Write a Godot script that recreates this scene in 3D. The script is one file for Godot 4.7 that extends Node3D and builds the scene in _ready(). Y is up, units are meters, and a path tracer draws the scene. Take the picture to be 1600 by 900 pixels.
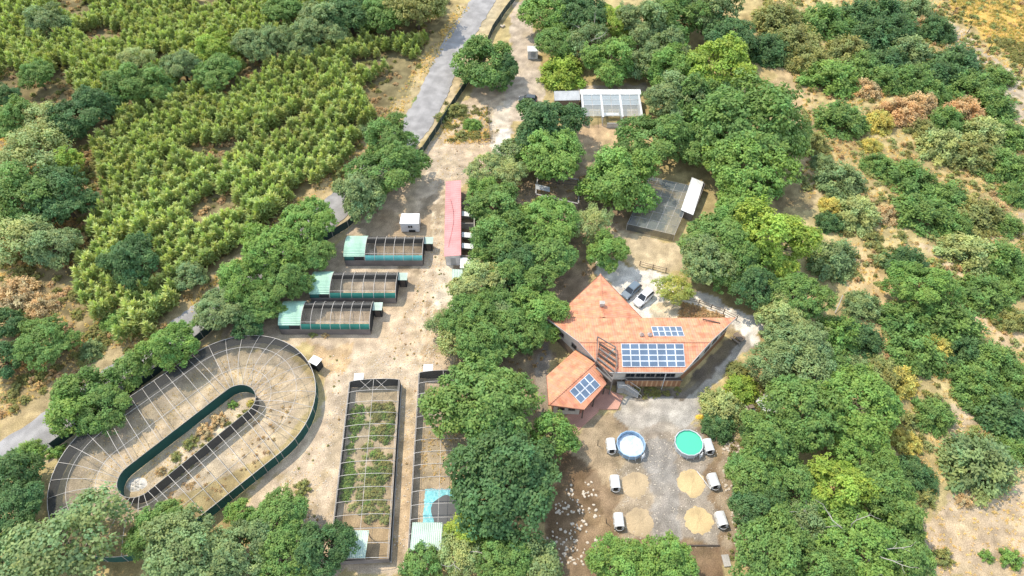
extends Node3D
# A farm seen from the air: net aviaries, a tiled house with solar panels, kennels, woods and a young pine plantation.

var rng := RandomNumberGenerator.new()
var M := {}
var taken := {}
var noise := FastNoiseLite.new()
var noise_fine := FastNoiseLite.new()

# ---------------------------------------------------------------- mesh builder
class MB:
	var v := PackedVector3Array()
	var n := PackedVector3Array()
	var uv := PackedVector2Array()
	var c := PackedColorArray()
	var ix := PackedInt32Array()
	var off := Vector3.ZERO
	var col := Color(1, 1, 1)

	func _init(o := Vector3.ZERO) -> void:
		off = o

	func put(p: Vector3, nn: Vector3, u: Vector2) -> int:
		v.append(p - off); n.append(nn); uv.append(u); c.append(col)
		return v.size() - 1

	func tri(a: Vector3, b: Vector3, d: Vector3) -> void:   # anticlockwise seen from outside
		var nn := (b - a).cross(d - a).normalized()
		var i := put(a, nn, Vector2.ZERO)
		put(b, nn, Vector2((b - a).length(), 0)); put(d, nn, Vector2(0, (d - a).length()))
		ix.append_array(PackedInt32Array([i, i + 2, i + 1]))

	func quad(a: Vector3, b: Vector3, d: Vector3, e: Vector3) -> void:
		var nn := (d - a).cross(e - b).normalized()
		var w := (b - a).length()
		var h := (e - a).length()
		var i := put(a, nn, Vector2.ZERO)
		put(b, nn, Vector2(w, 0)); put(d, nn, Vector2(w, h)); put(e, nn, Vector2(0, h))
		ix.append_array(PackedInt32Array([i, i + 2, i + 1, i, i + 3, i + 2]))

	func box(ctr: Vector3, size: Vector3, b := Basis()) -> void:
		var x := b.x * size.x * 0.5
		var y := b.y * size.y * 0.5
		var z := b.z * size.z * 0.5
		quad(ctr - x - y + z, ctr + x - y + z, ctr + x + y + z, ctr - x + y + z)
		quad(ctr + x - y - z, ctr - x - y - z, ctr - x + y - z, ctr + x + y - z)
		quad(ctr + x - y + z, ctr + x - y - z, ctr + x + y - z, ctr + x + y + z)
		quad(ctr - x - y - z, ctr - x - y + z, ctr - x + y + z, ctr - x + y - z)
		quad(ctr - x + y + z, ctr + x + y + z, ctr + x + y - z, ctr - x + y - z)
		quad(ctr - x - y - z, ctr + x - y - z, ctr + x - y + z, ctr - x - y + z)

	func bar(p: Vector3, q: Vector3, w: float, h: float, up := Vector3.UP) -> void:
		var d := (q - p).normalized()
		if absf(d.dot(up)) > 0.99:
			up = Vector3.RIGHT
		var s := d.cross(up).normalized()
		box((p + q) * 0.5, Vector3((q - p).length(), h, w), Basis(d, s.cross(d).normalized(), s))

	func tube(pts: Array, r0: float, r1: float, sides := 6) -> void:
		var m := pts.size()
		var first := v.size()
		var side := Vector3.ZERO
		for k in m:
			var p: Vector3 = pts[k]
			var a: Vector3 = pts[maxi(k - 1, 0)]
			var b: Vector3 = pts[mini(k + 1, m - 1)]
			var d := (b - a).normalized()
			if side == Vector3.ZERO:
				side = d.cross(Vector3.UP if absf(d.y) < 0.9 else Vector3.RIGHT).normalized()
			side = (side - d * side.dot(d)).normalized()
			var other := d.cross(side)
			var r := lerpf(r0, r1, k / float(m - 1))
			for j in sides:
				var t := TAU * j / sides
				var o := side * cos(t) + other * sin(t)
				put(p + o * r, o, Vector2(j / float(sides), k))
		for k in m - 1:
			for j in sides:
				var i0 := first + k * sides + j
				var i1 := first + k * sides + (j + 1) % sides
				ix.append_array(PackedInt32Array([i0, i0 + sides, i1, i1, i0 + sides, i1 + sides]))

	# a planar convex or concave polygon (anticlockwise seen from above its face) with thickness; u runs along the given axis
	func slab(pts: Array, along: Vector3, thick: float) -> void:
		var nn := Vector3.ZERO
		for k in pts.size():
			var p: Vector3 = pts[k]
			var q: Vector3 = pts[(k + 1) % pts.size()]
			nn += p.cross(q)
		nn = nn.normalized()
		var ua := (along - nn * along.dot(nn)).normalized()
		var va := nn.cross(ua)
		var flat := PackedVector2Array()
		for p: Vector3 in pts:
			flat.append(Vector2(p.dot(ua), p.dot(va)))
		var ids := Geometry2D.triangulate_polygon(flat)
		var i0 := v.size()
		for k in pts.size():
			put(pts[k], nn, flat[k])
		var i1 := v.size()
		if thick > 0.0:
			for k in pts.size():
				put(pts[k] - nn * thick, -nn, flat[k])
		for k in range(0, ids.size(), 3):
			var a := ids[k]
			var b := ids[k + 1]
			var d := ids[k + 2]
			if (flat[b] - flat[a]).cross(flat[d] - flat[a]) < 0.0:
				var t := b
				b = d
				d = t
			ix.append_array(PackedInt32Array([i0 + a, i0 + d, i0 + b]))
			if thick > 0.0:
				ix.append_array(PackedInt32Array([i1 + a, i1 + b, i1 + d]))
		if thick > 0.0:
			for k in pts.size():
				var p: Vector3 = pts[k]
				var q: Vector3 = pts[(k + 1) % pts.size()]
				quad(p - nn * thick, q - nn * thick, q, p)

	# corrugated sheet: rows of points run along the ribs, waves across; profile gives points across, axis the rib direction
	func corrugated(profile: Array, axis: Vector3, pitch: float, depth: float) -> void:
		var pts := []
		var total := 0.0
		for k in profile.size() - 1:
			total += (profile[k + 1] - profile[k]).length()
		var steps := int(total / pitch * 4.0)
		var k := 0
		var gone := 0.0
		for s in steps + 1:
			var at := total * s / steps
			while k < profile.size() - 2 and at > gone + (profile[k + 1] - profile[k]).length():
				gone += (profile[k + 1] - profile[k]).length()
				k += 1
			var d: Vector3 = profile[k + 1] - profile[k]
			var up := axis.cross(d).normalized()
			if up.y < 0.0:
				up = -up
			pts.append(profile[k] + d.normalized() * (at - gone) + up * depth * sin(TAU * at / pitch))
		for s in pts.size() - 1:
			var a: Vector3 = pts[s]
			var b: Vector3 = pts[s + 1]
			if (b - a).cross(axis).y > 0.0:
				quad(a, b, b + axis, a + axis)
			else:
				quad(b, a, a + axis, b + axis)

	# turn every face whose normal points below (or inward of a given axis line) over
	func face_out(axis_y := -INF) -> void:
		for k in range(0, ix.size(), 3):
			var a := ix[k]
			var want := Vector3.UP if axis_y == -INF else v[a] - Vector3(0, axis_y, v[a].z)
			if n[a].dot(want) < 0.0:
				var t := ix[k + 1]
				ix[k + 1] = ix[k + 2]
				ix[k + 2] = t
		for k in n.size():
			var want := Vector3.UP if axis_y == -INF else v[k] - Vector3(0, axis_y, v[k].z)
			if n[k].dot(want) < 0.0: n[k] = -n[k]

	func mesh() -> ArrayMesh:
		var arr := []
		arr.resize(Mesh.ARRAY_MAX)
		arr[Mesh.ARRAY_VERTEX] = v
		arr[Mesh.ARRAY_NORMAL] = n
		arr[Mesh.ARRAY_TEX_UV] = uv
		arr[Mesh.ARRAY_COLOR] = c
		arr[Mesh.ARRAY_INDEX] = ix
		var m := ArrayMesh.new()
		m.add_surface_from_arrays(Mesh.PRIMITIVE_TRIANGLES, arr)
		return m

# ---------------------------------------------------------------- naming helpers
func numbered(called: String) -> String:
	var k: int = taken.get(called, -1) + 1
	taken[called] = k
	return called if k == 0 else "%s_%03d" % [called, k]

func tag(o: Node3D, label: String, category := "", group := "", kind := "") -> Node3D:
	o.set_meta("label", label)
	if category: o.set_meta("category", category)
	if group: o.set_meta("group", group)
	if kind: o.set_meta("kind", kind)
	return o

func thing(called: String, label: String, category: String, at: Vector3, turn := 0.0, group := "") -> Node3D:
	var o := Node3D.new()
	o.name = numbered(called)
	add_child(o)
	o.position = at
	o.rotation.y = turn
	tag(o, label, category, group)
	return o

func part(called: String, mesh: Mesh, mat: Material, parent: Node3D, at := Vector3.ZERO, label := "") -> MeshInstance3D:
	var o := MeshInstance3D.new()
	o.name = called
	o.mesh = mesh
	o.material_override = mat
	o.position = at
	parent.add_child(o, true)
	if label: o.set_meta("label", label)
	return o

func single(called: String, mesh: Mesh, mat: Material, at: Vector3, label: String, category := "", group := "", kind := "") -> MeshInstance3D:
	var o := MeshInstance3D.new()
	o.name = numbered(called)
	o.mesh = mesh
	o.material_override = mat
	o.position = at
	add_child(o)
	tag(o, label, category, group, kind)
	return o

func structure(called: String, mesh: Mesh, mat: Material, label: String, at := Vector3.ZERO) -> MeshInstance3D:
	return single(called, mesh, mat, at, label, "", "", "structure")

func scatter(called: String, mesh: Mesh, mat: Material, places: Array, tints: Array, label: String, parent: Node3D = null) -> void:
	var mm := MultiMesh.new()
	mm.transform_format = MultiMesh.TRANSFORM_3D
	mm.use_colors = tints.size() > 0
	mm.mesh = mesh
	mm.instance_count = places.size()
	for k in places.size():
		mm.set_instance_transform(k, places[k])
		if tints.size(): mm.set_instance_color(k, tints[k])
	var o := MultiMeshInstance3D.new()
	o.name = numbered(called)
	o.multimesh = mm
	o.material_override = mat
	(parent if parent else self).add_child(o, true)
	o.set_meta("kind", "stuff")
	if label: o.set_meta("label", label)

# ---------------------------------------------------------------- materials
func srgb(r: float, g: float, b: float) -> Color:
	return Color(r, g, b).linear_to_srgb()

func mottled(freq: float, lo: float, hi: float, octaves := 4, sd := 1) -> NoiseTexture2D:
	var f := FastNoiseLite.new()
	f.noise_type = FastNoiseLite.TYPE_SIMPLEX_SMOOTH
	f.frequency = freq
	f.fractal_octaves = octaves
	f.seed = sd
	var g := Gradient.new()
	g.offsets = PackedFloat32Array([0.2, 0.8])
	g.colors = PackedColorArray([Color(lo, lo, lo), Color(hi, hi, hi)])
	var t := NoiseTexture2D.new()
	t.width = 512
	t.height = 512
	t.seamless = true
	t.noise = f
	t.color_ramp = g
	return t

var grain: NoiseTexture2D
var blotch: NoiseTexture2D

func mat(key: String, r: float, g: float, b: float, rough := 0.85, texture := true, metal := 0.0) -> StandardMaterial3D:
	var m := StandardMaterial3D.new()
	m.resource_name = key
	m.roughness = rough
	m.metallic = metal
	var up := 1.0
	if texture:
		m.albedo_texture = grain
		m.uv1_triplanar = true
		m.uv1_scale = Vector3(0.13, 0.13, 0.13)
		m.detail_enabled = true
		m.detail_albedo = blotch
		m.detail_blend_mode = BaseMaterial3D.BLEND_MODE_MUL
		m.detail_uv_layer = BaseMaterial3D.DETAIL_UV_2
		m.uv2_triplanar = true
		m.uv2_scale = Vector3(0.047, 0.047, 0.047)
		up = 1.2
	m.albedo_color = srgb(minf(r * up, 1.0), minf(g * up, 1.0), minf(b * up, 1.0))
	M[key] = m
	return m

func net_mat(key: String, r: float, g: float, b: float, a: float) -> void:
	var m := StandardMaterial3D.new()
	m.resource_name = key
	m.transparency = BaseMaterial3D.TRANSPARENCY_ALPHA
	m.cull_mode = BaseMaterial3D.CULL_DISABLED
	m.roughness = 0.9
	var s := srgb(r, g, b)
	m.albedo_color = Color(s.r, s.g, s.b, a)
	M[key] = m

func leaf_mat(key: String, r: float, g: float, b: float) -> void:
	var m := StandardMaterial3D.new()
	m.resource_name = "leaves_" + key
	m.vertex_color_use_as_albedo = true
	m.cull_mode = BaseMaterial3D.CULL_DISABLED
	m.roughness = 0.55
	m.metallic_specular = 0.35
	m.albedo_color = srgb(r * LEAF, g * LEAF, b * LEAF)
	m.backlight_enabled = true
	m.backlight = srgb(0.62, 0.70, 0.26)
	M[key] = m

const LEAF := 3.15


func tile_material() -> void:
	# clay pan tiles, eight across and five courses up in two metres
	var s := 512
	var im := Image.create(s, s, false, Image.FORMAT_RGB8)
	var hm := Image.create(s, s, false, Image.FORMAT_RGB8)
	var tones := []
	for k in 40:
		var w := rng.randf_range(0.92, 1.0)
		tones.append(Color(w, w * rng.randf_range(0.94, 1.0), w * rng.randf_range(0.92, 1.0)))
	for y in s:
		for x in s:
			var u := x * 8.0 / s
			var w := y * 5.0 / s
			var t: Color = tones[int(u) % 8 + 8 * (int(w) % 5)]
			var d := 0.95 + 0.05 * noise_fine.get_noise_2d(x * 1.5, y * 1.5)
			im.set_pixel(x, y, Color(t.r * d, t.g * d, t.b * d))
			var h := 0.55 * absf(sin(PI * u)) + 0.45 * (1.0 - fposmod(w, 1.0))
			hm.set_pixel(x, y, Color(h, h, h))
	var m := StandardMaterial3D.new()
	m.resource_name = "clay_tiles"
	m.albedo_texture = ImageTexture.create_from_image(im)
	m.uv1_scale = Vector3(0.32, 0.32, 0.32)
	m.heightmap_enabled = true
	m.heightmap_texture = ImageTexture.create_from_image(hm)
	m.heightmap_scale = 9.0
	m.roughness = 0.8
	m.albedo_color = srgb(0.71, 0.355, 0.215)
	var worn := mottled(0.016, 0.7, 1.0, 5, 14)
	worn.color_ramp.offsets = PackedFloat32Array([0.18, 0.42, 0.62, 0.85])
	worn.color_ramp.colors = PackedColorArray([Color(0.88, 0.80, 0.76), Color(0.965, 0.94, 0.92), Color(1, 1, 1), Color(1.0, 1.0, 0.95)])
	m.detail_enabled = true
	m.detail_albedo = worn
	m.detail_blend_mode = BaseMaterial3D.BLEND_MODE_MUL
	m.detail_uv_layer = BaseMaterial3D.DETAIL_UV_2
	m.uv2_triplanar = true
	m.uv2_scale = Vector3(0.062, 0.062, 0.062)
	M["tiles"] = m

func materials() -> void:
	grain = mottled(0.09, 0.82, 0.97, 4, 3)
	blotch = mottled(0.012, 0.86, 1.0, 3, 8)
	leaf_mat("dg", 0.050, 0.096, 0.034)
	leaf_mat("mg", 0.084, 0.142, 0.038)
	leaf_mat("bg", 0.100, 0.170, 0.040)
	leaf_mat("lg", 0.150, 0.212, 0.036)
	leaf_mat("gg", 0.112, 0.156, 0.064)
	leaf_mat("pg", 0.178, 0.212, 0.082)
	leaf_mat("ol", 0.140, 0.150, 0.050)
	leaf_mat("br", 0.290, 0.215, 0.115)
	leaf_mat("yb", 0.28, 0.25, 0.065)
	leaf_mat("or", 0.29, 0.195, 0.10)
	leaf_mat("yl", 0.205, 0.215, 0.050)
	leaf_mat("pine", 0.185, 0.240, 0.086)
	leaf_mat("pale_pine", 0.230, 0.268, 0.100)
	leaf_mat("straw", 0.52, 0.405, 0.20)
	mat("bark", 0.16, 0.12, 0.085)
	mat("pale_bark", 0.45, 0.42, 0.37)
	mat("asphalt", 0.33, 0.315, 0.305, 0.9)
	mat("concrete", 0.40, 0.375, 0.33)
	mat("stone", 0.54, 0.465, 0.365)
	mat("white_paint", 0.68, 0.68, 0.665, 0.5)
	mat("white_sheet", 0.74, 0.75, 0.73, 0.55)
	mat("render", 0.62, 0.57, 0.49)
	mat("brick_red", 0.30, 0.13, 0.08)
	mat("red_paving", 0.48, 0.255, 0.185)
	mat("timber", 0.22, 0.165, 0.12)
	mat("old_timber", 0.21, 0.18, 0.155)
	mat("plank", 0.36, 0.175, 0.085)
	mat("pale_plank", 0.55, 0.33, 0.18)
	mat("dark_timber", 0.095, 0.075, 0.06)
	mat("grey_wall", 0.205, 0.18, 0.165)
	mat("gutter", 0.40, 0.38, 0.36, 0.5)
	mat("red_sheet", 0.64, 0.265, 0.255, 0.6)
	mat("green_sheet", 0.36, 0.57, 0.43, 0.55)
	mat("pale_green_sheet", 0.48, 0.59, 0.49, 0.55)
	mat("grey_sheet", 0.40, 0.41, 0.41, 0.55)
	mat("steel", 0.54, 0.50, 0.45, 0.5, true, 0.1)
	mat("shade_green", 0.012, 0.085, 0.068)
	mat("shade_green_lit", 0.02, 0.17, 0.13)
	mat("shade_teal", 0.10, 0.38, 0.36)
	mat("shade_black", 0.028, 0.03, 0.03)
	mat("fence_green", 0.02, 0.045, 0.038)
	mat("dark_inside", 0.012, 0.012, 0.014)
	mat("rubber", 0.02, 0.02, 0.022)
	mat("cyan_tarp", 0.20, 0.62, 0.66, 0.45)
	mat("black_liner", 0.05, 0.055, 0.06, 0.4)
	mat("yellow_plastic", 0.75, 0.48, 0.05, 0.5)
	mat("sand", 0.53, 0.39, 0.195)
	mat("worn_sand", 0.42, 0.315, 0.185)
	mat("pool_blue", 0.30, 0.45, 0.60, 0.5)
	mat("pool_grey", 0.52, 0.56, 0.57, 0.5)
	mat("pool_liner", 0.54, 0.62, 0.69, 0.45)
	mat("green_water", 0.065, 0.44, 0.27, 0.15, false)
	mat("panel_cell", 0.12, 0.175, 0.25, 0.22)
	mat("panel_frame", 0.72, 0.74, 0.76, 0.4)
	mat("window_dark", 0.02, 0.025, 0.03, 0.1, false)
	mat("car_white", 0.80, 0.80, 0.80, 0.25, false)
	mat("car_blue", 0.10, 0.135, 0.165, 0.3, false)
	mat("car_black", 0.022, 0.03, 0.036, 0.3, false)
	mat("chrome", 0.55, 0.55, 0.56, 0.25, false, 0.7)
	mat("red_lamp", 0.4, 0.02, 0.02, 0.3, false)
	net_mat("net_top", 0.16, 0.155, 0.145, 0.07)
	net_mat("net_dark", 0.03, 0.03, 0.03, 0.82)
	net_mat("net_grey", 0.20, 0.235, 0.245, 0.36)
	net_mat("glazing", 0.48, 0.54, 0.56, 0.36)
	net_mat("net_side", 0.10, 0.11, 0.11, 0.45)
	net_mat("net_shade", 0.06, 0.06, 0.055, 0.38)
	net_mat("net_pale", 0.62, 0.66, 0.66, 0.16)
	for k in ["car_white", "car_blue", "car_black"]:
		M[k].clearcoat_enabled = true
		M[k].clearcoat = 0.8
	for k in ["shade_teal", "shade_green_lit", "cyan_tarp"]:
		M[k].cull_mode = BaseMaterial3D.CULL_DISABLED
	tile_material()
# ---------------------------------------------------------------- ground
func zone(pts: Array, col: Color, wob: float, mixed := 1.0) -> Dictionary:
	var poly := PackedVector2Array()
	var box := Rect2(pts[0], Vector2.ZERO)
	for p: Vector2 in pts:
		poly.append(p)
		box = box.expand(p)
	return {"poly": poly, "box": box.grow(wob * 1.5 + 0.5), "col": col, "wob": wob, "mix": mixed}

func ground_zones() -> Array:
	return [
		# plantation soil
		zone([Vector2(-136.7, -175.8), Vector2(-16.2, -175.8), Vector2(-23.6, -135.8), Vector2(-32.0, -111.2), Vector2(-42.6, -97.9), Vector2(-53.6, -78.4), Vector2(-59.1, -67.2), Vector2(-68.0, -62.1), Vector2(-76.4, -72.7), Vector2(-86.6, -111.2), Vector2(-115.7, -130.9)], Color(0.20, 0.165, 0.085), 2.0, 0.85),
		zone([Vector2(-115.7, -130.9), Vector2(-87.3, -113.2), Vector2(-75.8, -74.1), Vector2(-66.9, -62.1), Vector2(-73.3, -52.7), Vector2(-79.3, -52.7)], Color(0.30, 0.225, 0.12), 2.0, 0.8),
		# straw verges along the road
		zone([Vector2(-13.7, -175.8), Vector2(-8.5, -175.8), Vector2(-24.7, -118.5), Vector2(-37.3, -96.1), Vector2(-56.3, -68.6), Vector2(-75.3, -44.2), Vector2(-78.7, -51.6), Vector2(-61.1, -69.9), Vector2(-40.8, -101.5), Vector2(-28.1, -124.0), Vector2(-16.2, -160.1)], Color(0.48, 0.37, 0.20), 1.2, 0.9),
		zone([Vector2(-5.1, -175.8), Vector2(0.0, -175.8), Vector2(-16.7, -121.7), Vector2(-29.5, -93.5), Vector2(-49.5, -67.2), Vector2(-66.8, -44.2), Vector2(-74.4, -42.2), Vector2(-69.4, -50.5), Vector2(-54.2, -68.6), Vector2(-32.6, -97.9), Vector2(-19.7, -124.0)], Color(0.56, 0.45, 0.28), 0.6, 0.9),
		zone([Vector2(-14.1, -157.2), Vector2(-13.1, -157.2), Vector2(-22.9, -122.6), Vector2(-24.8, -121.7), Vector2(-20.6, -135.8)], Color(0.20, 0.26, 0.08), 0.5, 0.8),
		# sandy yard
		zone([Vector2(-18.5, -113.2), Vector2(-12.3, -130.9), Vector2(0.0, -143.4), Vector2(0.0, -108.2), Vector2(-10.0, -103.0), Vector2(-8.7, -84.5), Vector2(-10.4, -69.9), Vector2(-10.2, -57.3), Vector2(-9.1, -27.9), Vector2(-35.4, -27.5), Vector2(-38.3, -39.3), Vector2(-31.7, -47.3), Vector2(-28.6, -55.0), Vector2(-33.9, -64.7), Vector2(-50.2, -65.9), Vector2(-40.4, -75.5), Vector2(-31.0, -91.0)], Color(0.595, 0.465, 0.325), 0.8),
		zone([Vector2(-19.9, -96.1), Vector2(-13.5, -103.4), Vector2(-13.6, -94.4), Vector2(-17.4, -81.4), Vector2(-28.7, -87.7), Vector2(-29.4, -92.7)], Color(0.36, 0.27, 0.17), 1.5, 0.7),
		zone([Vector2(-13.1, -87.7), Vector2(-8.8, -82.9), Vector2(-9.6, -69.9), Vector2(-11.8, -67.2), Vector2(-13.1, -76.9)], Color(0.72, 0.62, 0.47), 0.8, 0.9),
		zone([Vector2(-35.0, -64.7), Vector2(-25.5, -65.3), Vector2(-24.8, -59.7), Vector2(-30.5, -57.3)], Color(0.58, 0.40, 0.21), 1.5, 0.7),
		zone([Vector2(-15.5, -72.7), Vector2(-12.3, -74.1), Vector2(-11.5, -62.1), Vector2(-14.2, -62.1)], Color(0.47, 0.345, 0.205), 1.3, 0.7),
		zone([Vector2(-35.1, -41.3), Vector2(-27.6, -40.3), Vector2(-27.3, -33.9), Vector2(-32.0, -31.3)], Color(0.55, 0.41, 0.23), 1.6, 0.6),
		zone([Vector2(-17.5, -57.3), Vector2(-15.1, -57.3), Vector2(-14.0, -28.7), Vector2(-16.5, -28.7)], Color(0.54, 0.405, 0.25), 0.5, 0.9),
		# wheel ruts over the yard
		zone([Vector2(-15.4, -96.1), Vector2(-14.9, -96.1), Vector2(-14.7, -74.1), Vector2(-14.9, -58.5), Vector2(-15.4, -58.5), Vector2(-15.3, -74.1)], Color(0.70, 0.575, 0.40), 0.35, 0.7),
		zone([Vector2(-13.9, -96.1), Vector2(-13.6, -96.1), Vector2(-13.2, -74.1), Vector2(-13.5, -58.5), Vector2(-13.9, -58.5), Vector2(-13.7, -74.1)], Color(0.70, 0.575, 0.40), 0.35, 0.7),
		zone([Vector2(-28.7, -58.5), Vector2(-28.2, -58.2), Vector2(-29.7, -47.3), Vector2(-32.9, -39.3), Vector2(-33.3, -39.7), Vector2(-30.3, -47.3)], Color(0.69, 0.56, 0.385), 0.35, 0.65),
		zone([Vector2(-20.5, -78.4), Vector2(-15.9, -77.7), Vector2(-16.4, -76.2), Vector2(-22.3, -74.1), Vector2(-21.9, -67.2), Vector2(-22.6, -67.2), Vector2(-23.3, -74.8)], Color(0.52, 0.39, 0.24), 0.8, 0.5),
		# track at the top, white gravel
		zone([Vector2(0.0, -175.8), Vector2(4.3, -175.8), Vector2(7.4, -135.8), Vector2(5.7, -126.2), Vector2(-1.4, -121.7), Vector2(-1.5, -138.2)], Color(0.55, 0.45, 0.34), 0.6),
		zone([Vector2(-5.4, -128.5), Vector2(0.0, -133.3), Vector2(0.0, -109.2), Vector2(-4.3, -111.2)], Color(0.66, 0.56, 0.43), 0.8, 0.9),
		zone([Vector2(-3.1, -120.6), Vector2(-0.6, -121.7), Vector2(2.0, -107.2), Vector2(0.0, -106.3), Vector2(-3.4, -113.2)], Color(0.82, 0.76, 0.66), 0.5, 0.95),
		zone([Vector2(-18.3, -120.6), Vector2(-5.5, -129.7), Vector2(-4.6, -117.0), Vector2(-10.9, -116.3), Vector2(-15.0, -116.3)], Color(0.50, 0.385, 0.24), 1.2, 0.8),
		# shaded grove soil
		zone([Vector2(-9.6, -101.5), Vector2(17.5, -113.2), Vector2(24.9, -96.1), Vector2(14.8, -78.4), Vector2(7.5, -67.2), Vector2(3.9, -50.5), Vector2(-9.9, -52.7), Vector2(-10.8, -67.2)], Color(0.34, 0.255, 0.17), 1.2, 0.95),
		zone([Vector2(14.0, -122.8), Vector2(26.6, -122.8), Vector2(24.3, -114.3), Vector2(15.4, -113.2)], Color(0.60, 0.42, 0.25), 0.7, 0.9),
		zone([Vector2(9.7, -138.2), Vector2(31.3, -138.2), Vector2(30.8, -134.3), Vector2(9.5, -133.3)], Color(0.48, 0.40, 0.32), 0.8, 0.8),
		zone([Vector2(4.2, -62.1), Vector2(6.7, -67.2), Vector2(6.0, -55.0), Vector2(4.4, -47.3), Vector2(3.5, -52.7)], Color(0.40, 0.335, 0.26), 0.4, 0.9),
		# around the grey pen and the parking
		zone([Vector2(19.5, -91.8), Vector2(32.7, -86.9), Vector2(31.0, -79.9), Vector2(23.2, -81.4), Vector2(19.0, -86.1)], Color(0.60, 0.485, 0.31), 0.7),
		zone([Vector2(15.3, -84.5), Vector2(21.6, -82.6), Vector2(29.9, -78.4), Vector2(34.8, -75.5), Vector2(42.5, -69.9), Vector2(41.9, -65.9), Vector2(38.6, -64.0), Vector2(37.8, -67.9), Vector2(32.1, -72.9), Vector2(29.2, -74.1), Vector2(28.5, -69.2), Vector2(21.7, -69.2), Vector2(15.5, -79.9)], Color(0.83, 0.76, 0.65), 0.7),
		zone([Vector2(26.9, -74.8), Vector2(29.2, -74.1), Vector2(28.5, -69.1), Vector2(22.3, -69.1), Vector2(23.7, -72.0)], Color(0.66, 0.52, 0.32), 0.7, 0.8),
		zone([Vector2(29.2, -73.8), Vector2(32.7, -72.7), Vector2(37.6, -69.9), Vector2(36.6, -67.2), Vector2(28.4, -68.6)], Color(0.38, 0.29, 0.18), 0.5, 0.9),
		# grey path, dark strip below the house wall
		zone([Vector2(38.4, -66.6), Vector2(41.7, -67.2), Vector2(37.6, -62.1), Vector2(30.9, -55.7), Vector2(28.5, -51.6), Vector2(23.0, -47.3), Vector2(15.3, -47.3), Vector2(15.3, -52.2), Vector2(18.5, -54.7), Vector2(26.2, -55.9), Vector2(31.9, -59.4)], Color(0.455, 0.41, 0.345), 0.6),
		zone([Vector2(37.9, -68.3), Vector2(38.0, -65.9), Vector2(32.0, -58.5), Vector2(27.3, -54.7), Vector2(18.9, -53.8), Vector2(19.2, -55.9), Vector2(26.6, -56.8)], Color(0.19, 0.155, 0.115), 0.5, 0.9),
		zone([Vector2(39.6, -68.3), Vector2(42.3, -68.8), Vector2(41.2, -65.9), Vector2(39.4, -64.7)], Color(0.84, 0.78, 0.68), 0.5, 0.9),
		# kennel yard
		zone([Vector2(6.7, -47.3), Vector2(14.4, -52.7), Vector2(19.2, -47.3), Vector2(29.3, -50.5), Vector2(34.5, -47.3), Vector2(32.5, -31.3), Vector2(27.0, -27.5), Vector2(3.4, -27.5), Vector2(4.6, -39.3)], Color(0.295, 0.208, 0.128), 0.9),
		zone([Vector2(7.7, -48.4), Vector2(14.9, -52.7), Vector2(16.8, -47.3), Vector2(15.2, -40.3), Vector2(9.8, -42.2)], Color(0.44, 0.33, 0.205), 1.0, 0.8),
		zone([Vector2(6.9, -46.3), Vector2(10.8, -44.2), Vector2(12.6, -36.6), Vector2(8.7, -32.1), Vector2(4.4, -32.1), Vector2(4.6, -40.3)], Color(0.20, 0.135, 0.078), 1.0, 0.9),
		zone([Vector2(18.0, -49.4), Vector2(28.9, -51.1), Vector2(28.6, -42.2), Vector2(28.7, -32.1), Vector2(15.3, -31.9), Vector2(15.8, -44.2)], Color(0.375, 0.315, 0.245), 0.9, 0.9),
		zone([Vector2(20.1, -47.3), Vector2(24.2, -47.3), Vector2(23.3, -32.1), Vector2(19.2, -32.1)], Color(0.345, 0.31, 0.265), 0.4, 0.9),
		zone([Vector2(15.1, -44.2), Vector2(19.6, -44.2), Vector2(18.5, -32.1), Vector2(15.0, -32.1)], Color(0.45, 0.35, 0.225), 0.9, 0.6),
		zone([Vector2(23.9, -31.9), Vector2(28.2, -31.9), Vector2(28.3, -27.5), Vector2(23.5, -27.5)], Color(0.24, 0.155, 0.09), 0.25, 0.9),
		zone([Vector2(32.1, -49.4), Vector2(35.2, -48.4), Vector2(32.6, -33.0), Vector2(29.4, -31.3), Vector2(29.6, -40.3)], Color(0.40, 0.31, 0.21), 0.9, 0.8),
		zone([Vector2(35.4, -56.1), Vector2(42.1, -56.7), Vector2(40.8, -51.6), Vector2(35.1, -50.0)], Color(0.50, 0.40, 0.27), 0.7, 0.9),
		zone([Vector2(36.2, -53.4), Vector2(38.5, -55.7), Vector2(41.2, -55.0), Vector2(41.2, -53.4), Vector2(38.9, -51.4)], Color(0.78, 0.74, 0.68), 0.4, 0.95),
		# right hand soil, field and tracks
		zone([Vector2(54.7, -32.1), Vector2(59.5, -37.5), Vector2(66.7, -41.7), Vector2(75.3, -42.2), Vector2(69.0, -27.1), Vector2(53.9, -27.1)], Color(0.53, 0.41, 0.275), 1.2, 0.95),
		zone([Vector2(68.3, -55.0), Vector2(72.8, -51.6), Vector2(66.7, -46.3), Vector2(64.3, -47.3)], Color(0.58, 0.46, 0.31), 1.0, 0.9),
		zone([Vector2(68.4, -78.4), Vector2(63.8, -89.3), Vector2(59.1, -74.1), Vector2(66.4, -72.7), Vector2(73.0, -78.4)], Color(0.64, 0.48, 0.255), 1.4, 0.9),
		zone([Vector2(75.3, -87.7), Vector2(82.6, -85.3), Vector2(80.7, -69.9), Vector2(87.1, -67.2), Vector2(85.6, -64.0), Vector2(77.4, -67.2), Vector2(78.1, -79.9)], Color(0.60, 0.46, 0.29), 1.0, 0.9),
		zone([Vector2(60.5, -148.7), Vector2(72.1, -146.0), Vector2(65.5, -121.7), Vector2(64.3, -103.4), Vector2(57.2, -96.1), Vector2(59.9, -121.7)], Color(0.56, 0.42, 0.24), 1.6, 0.8),
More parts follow.
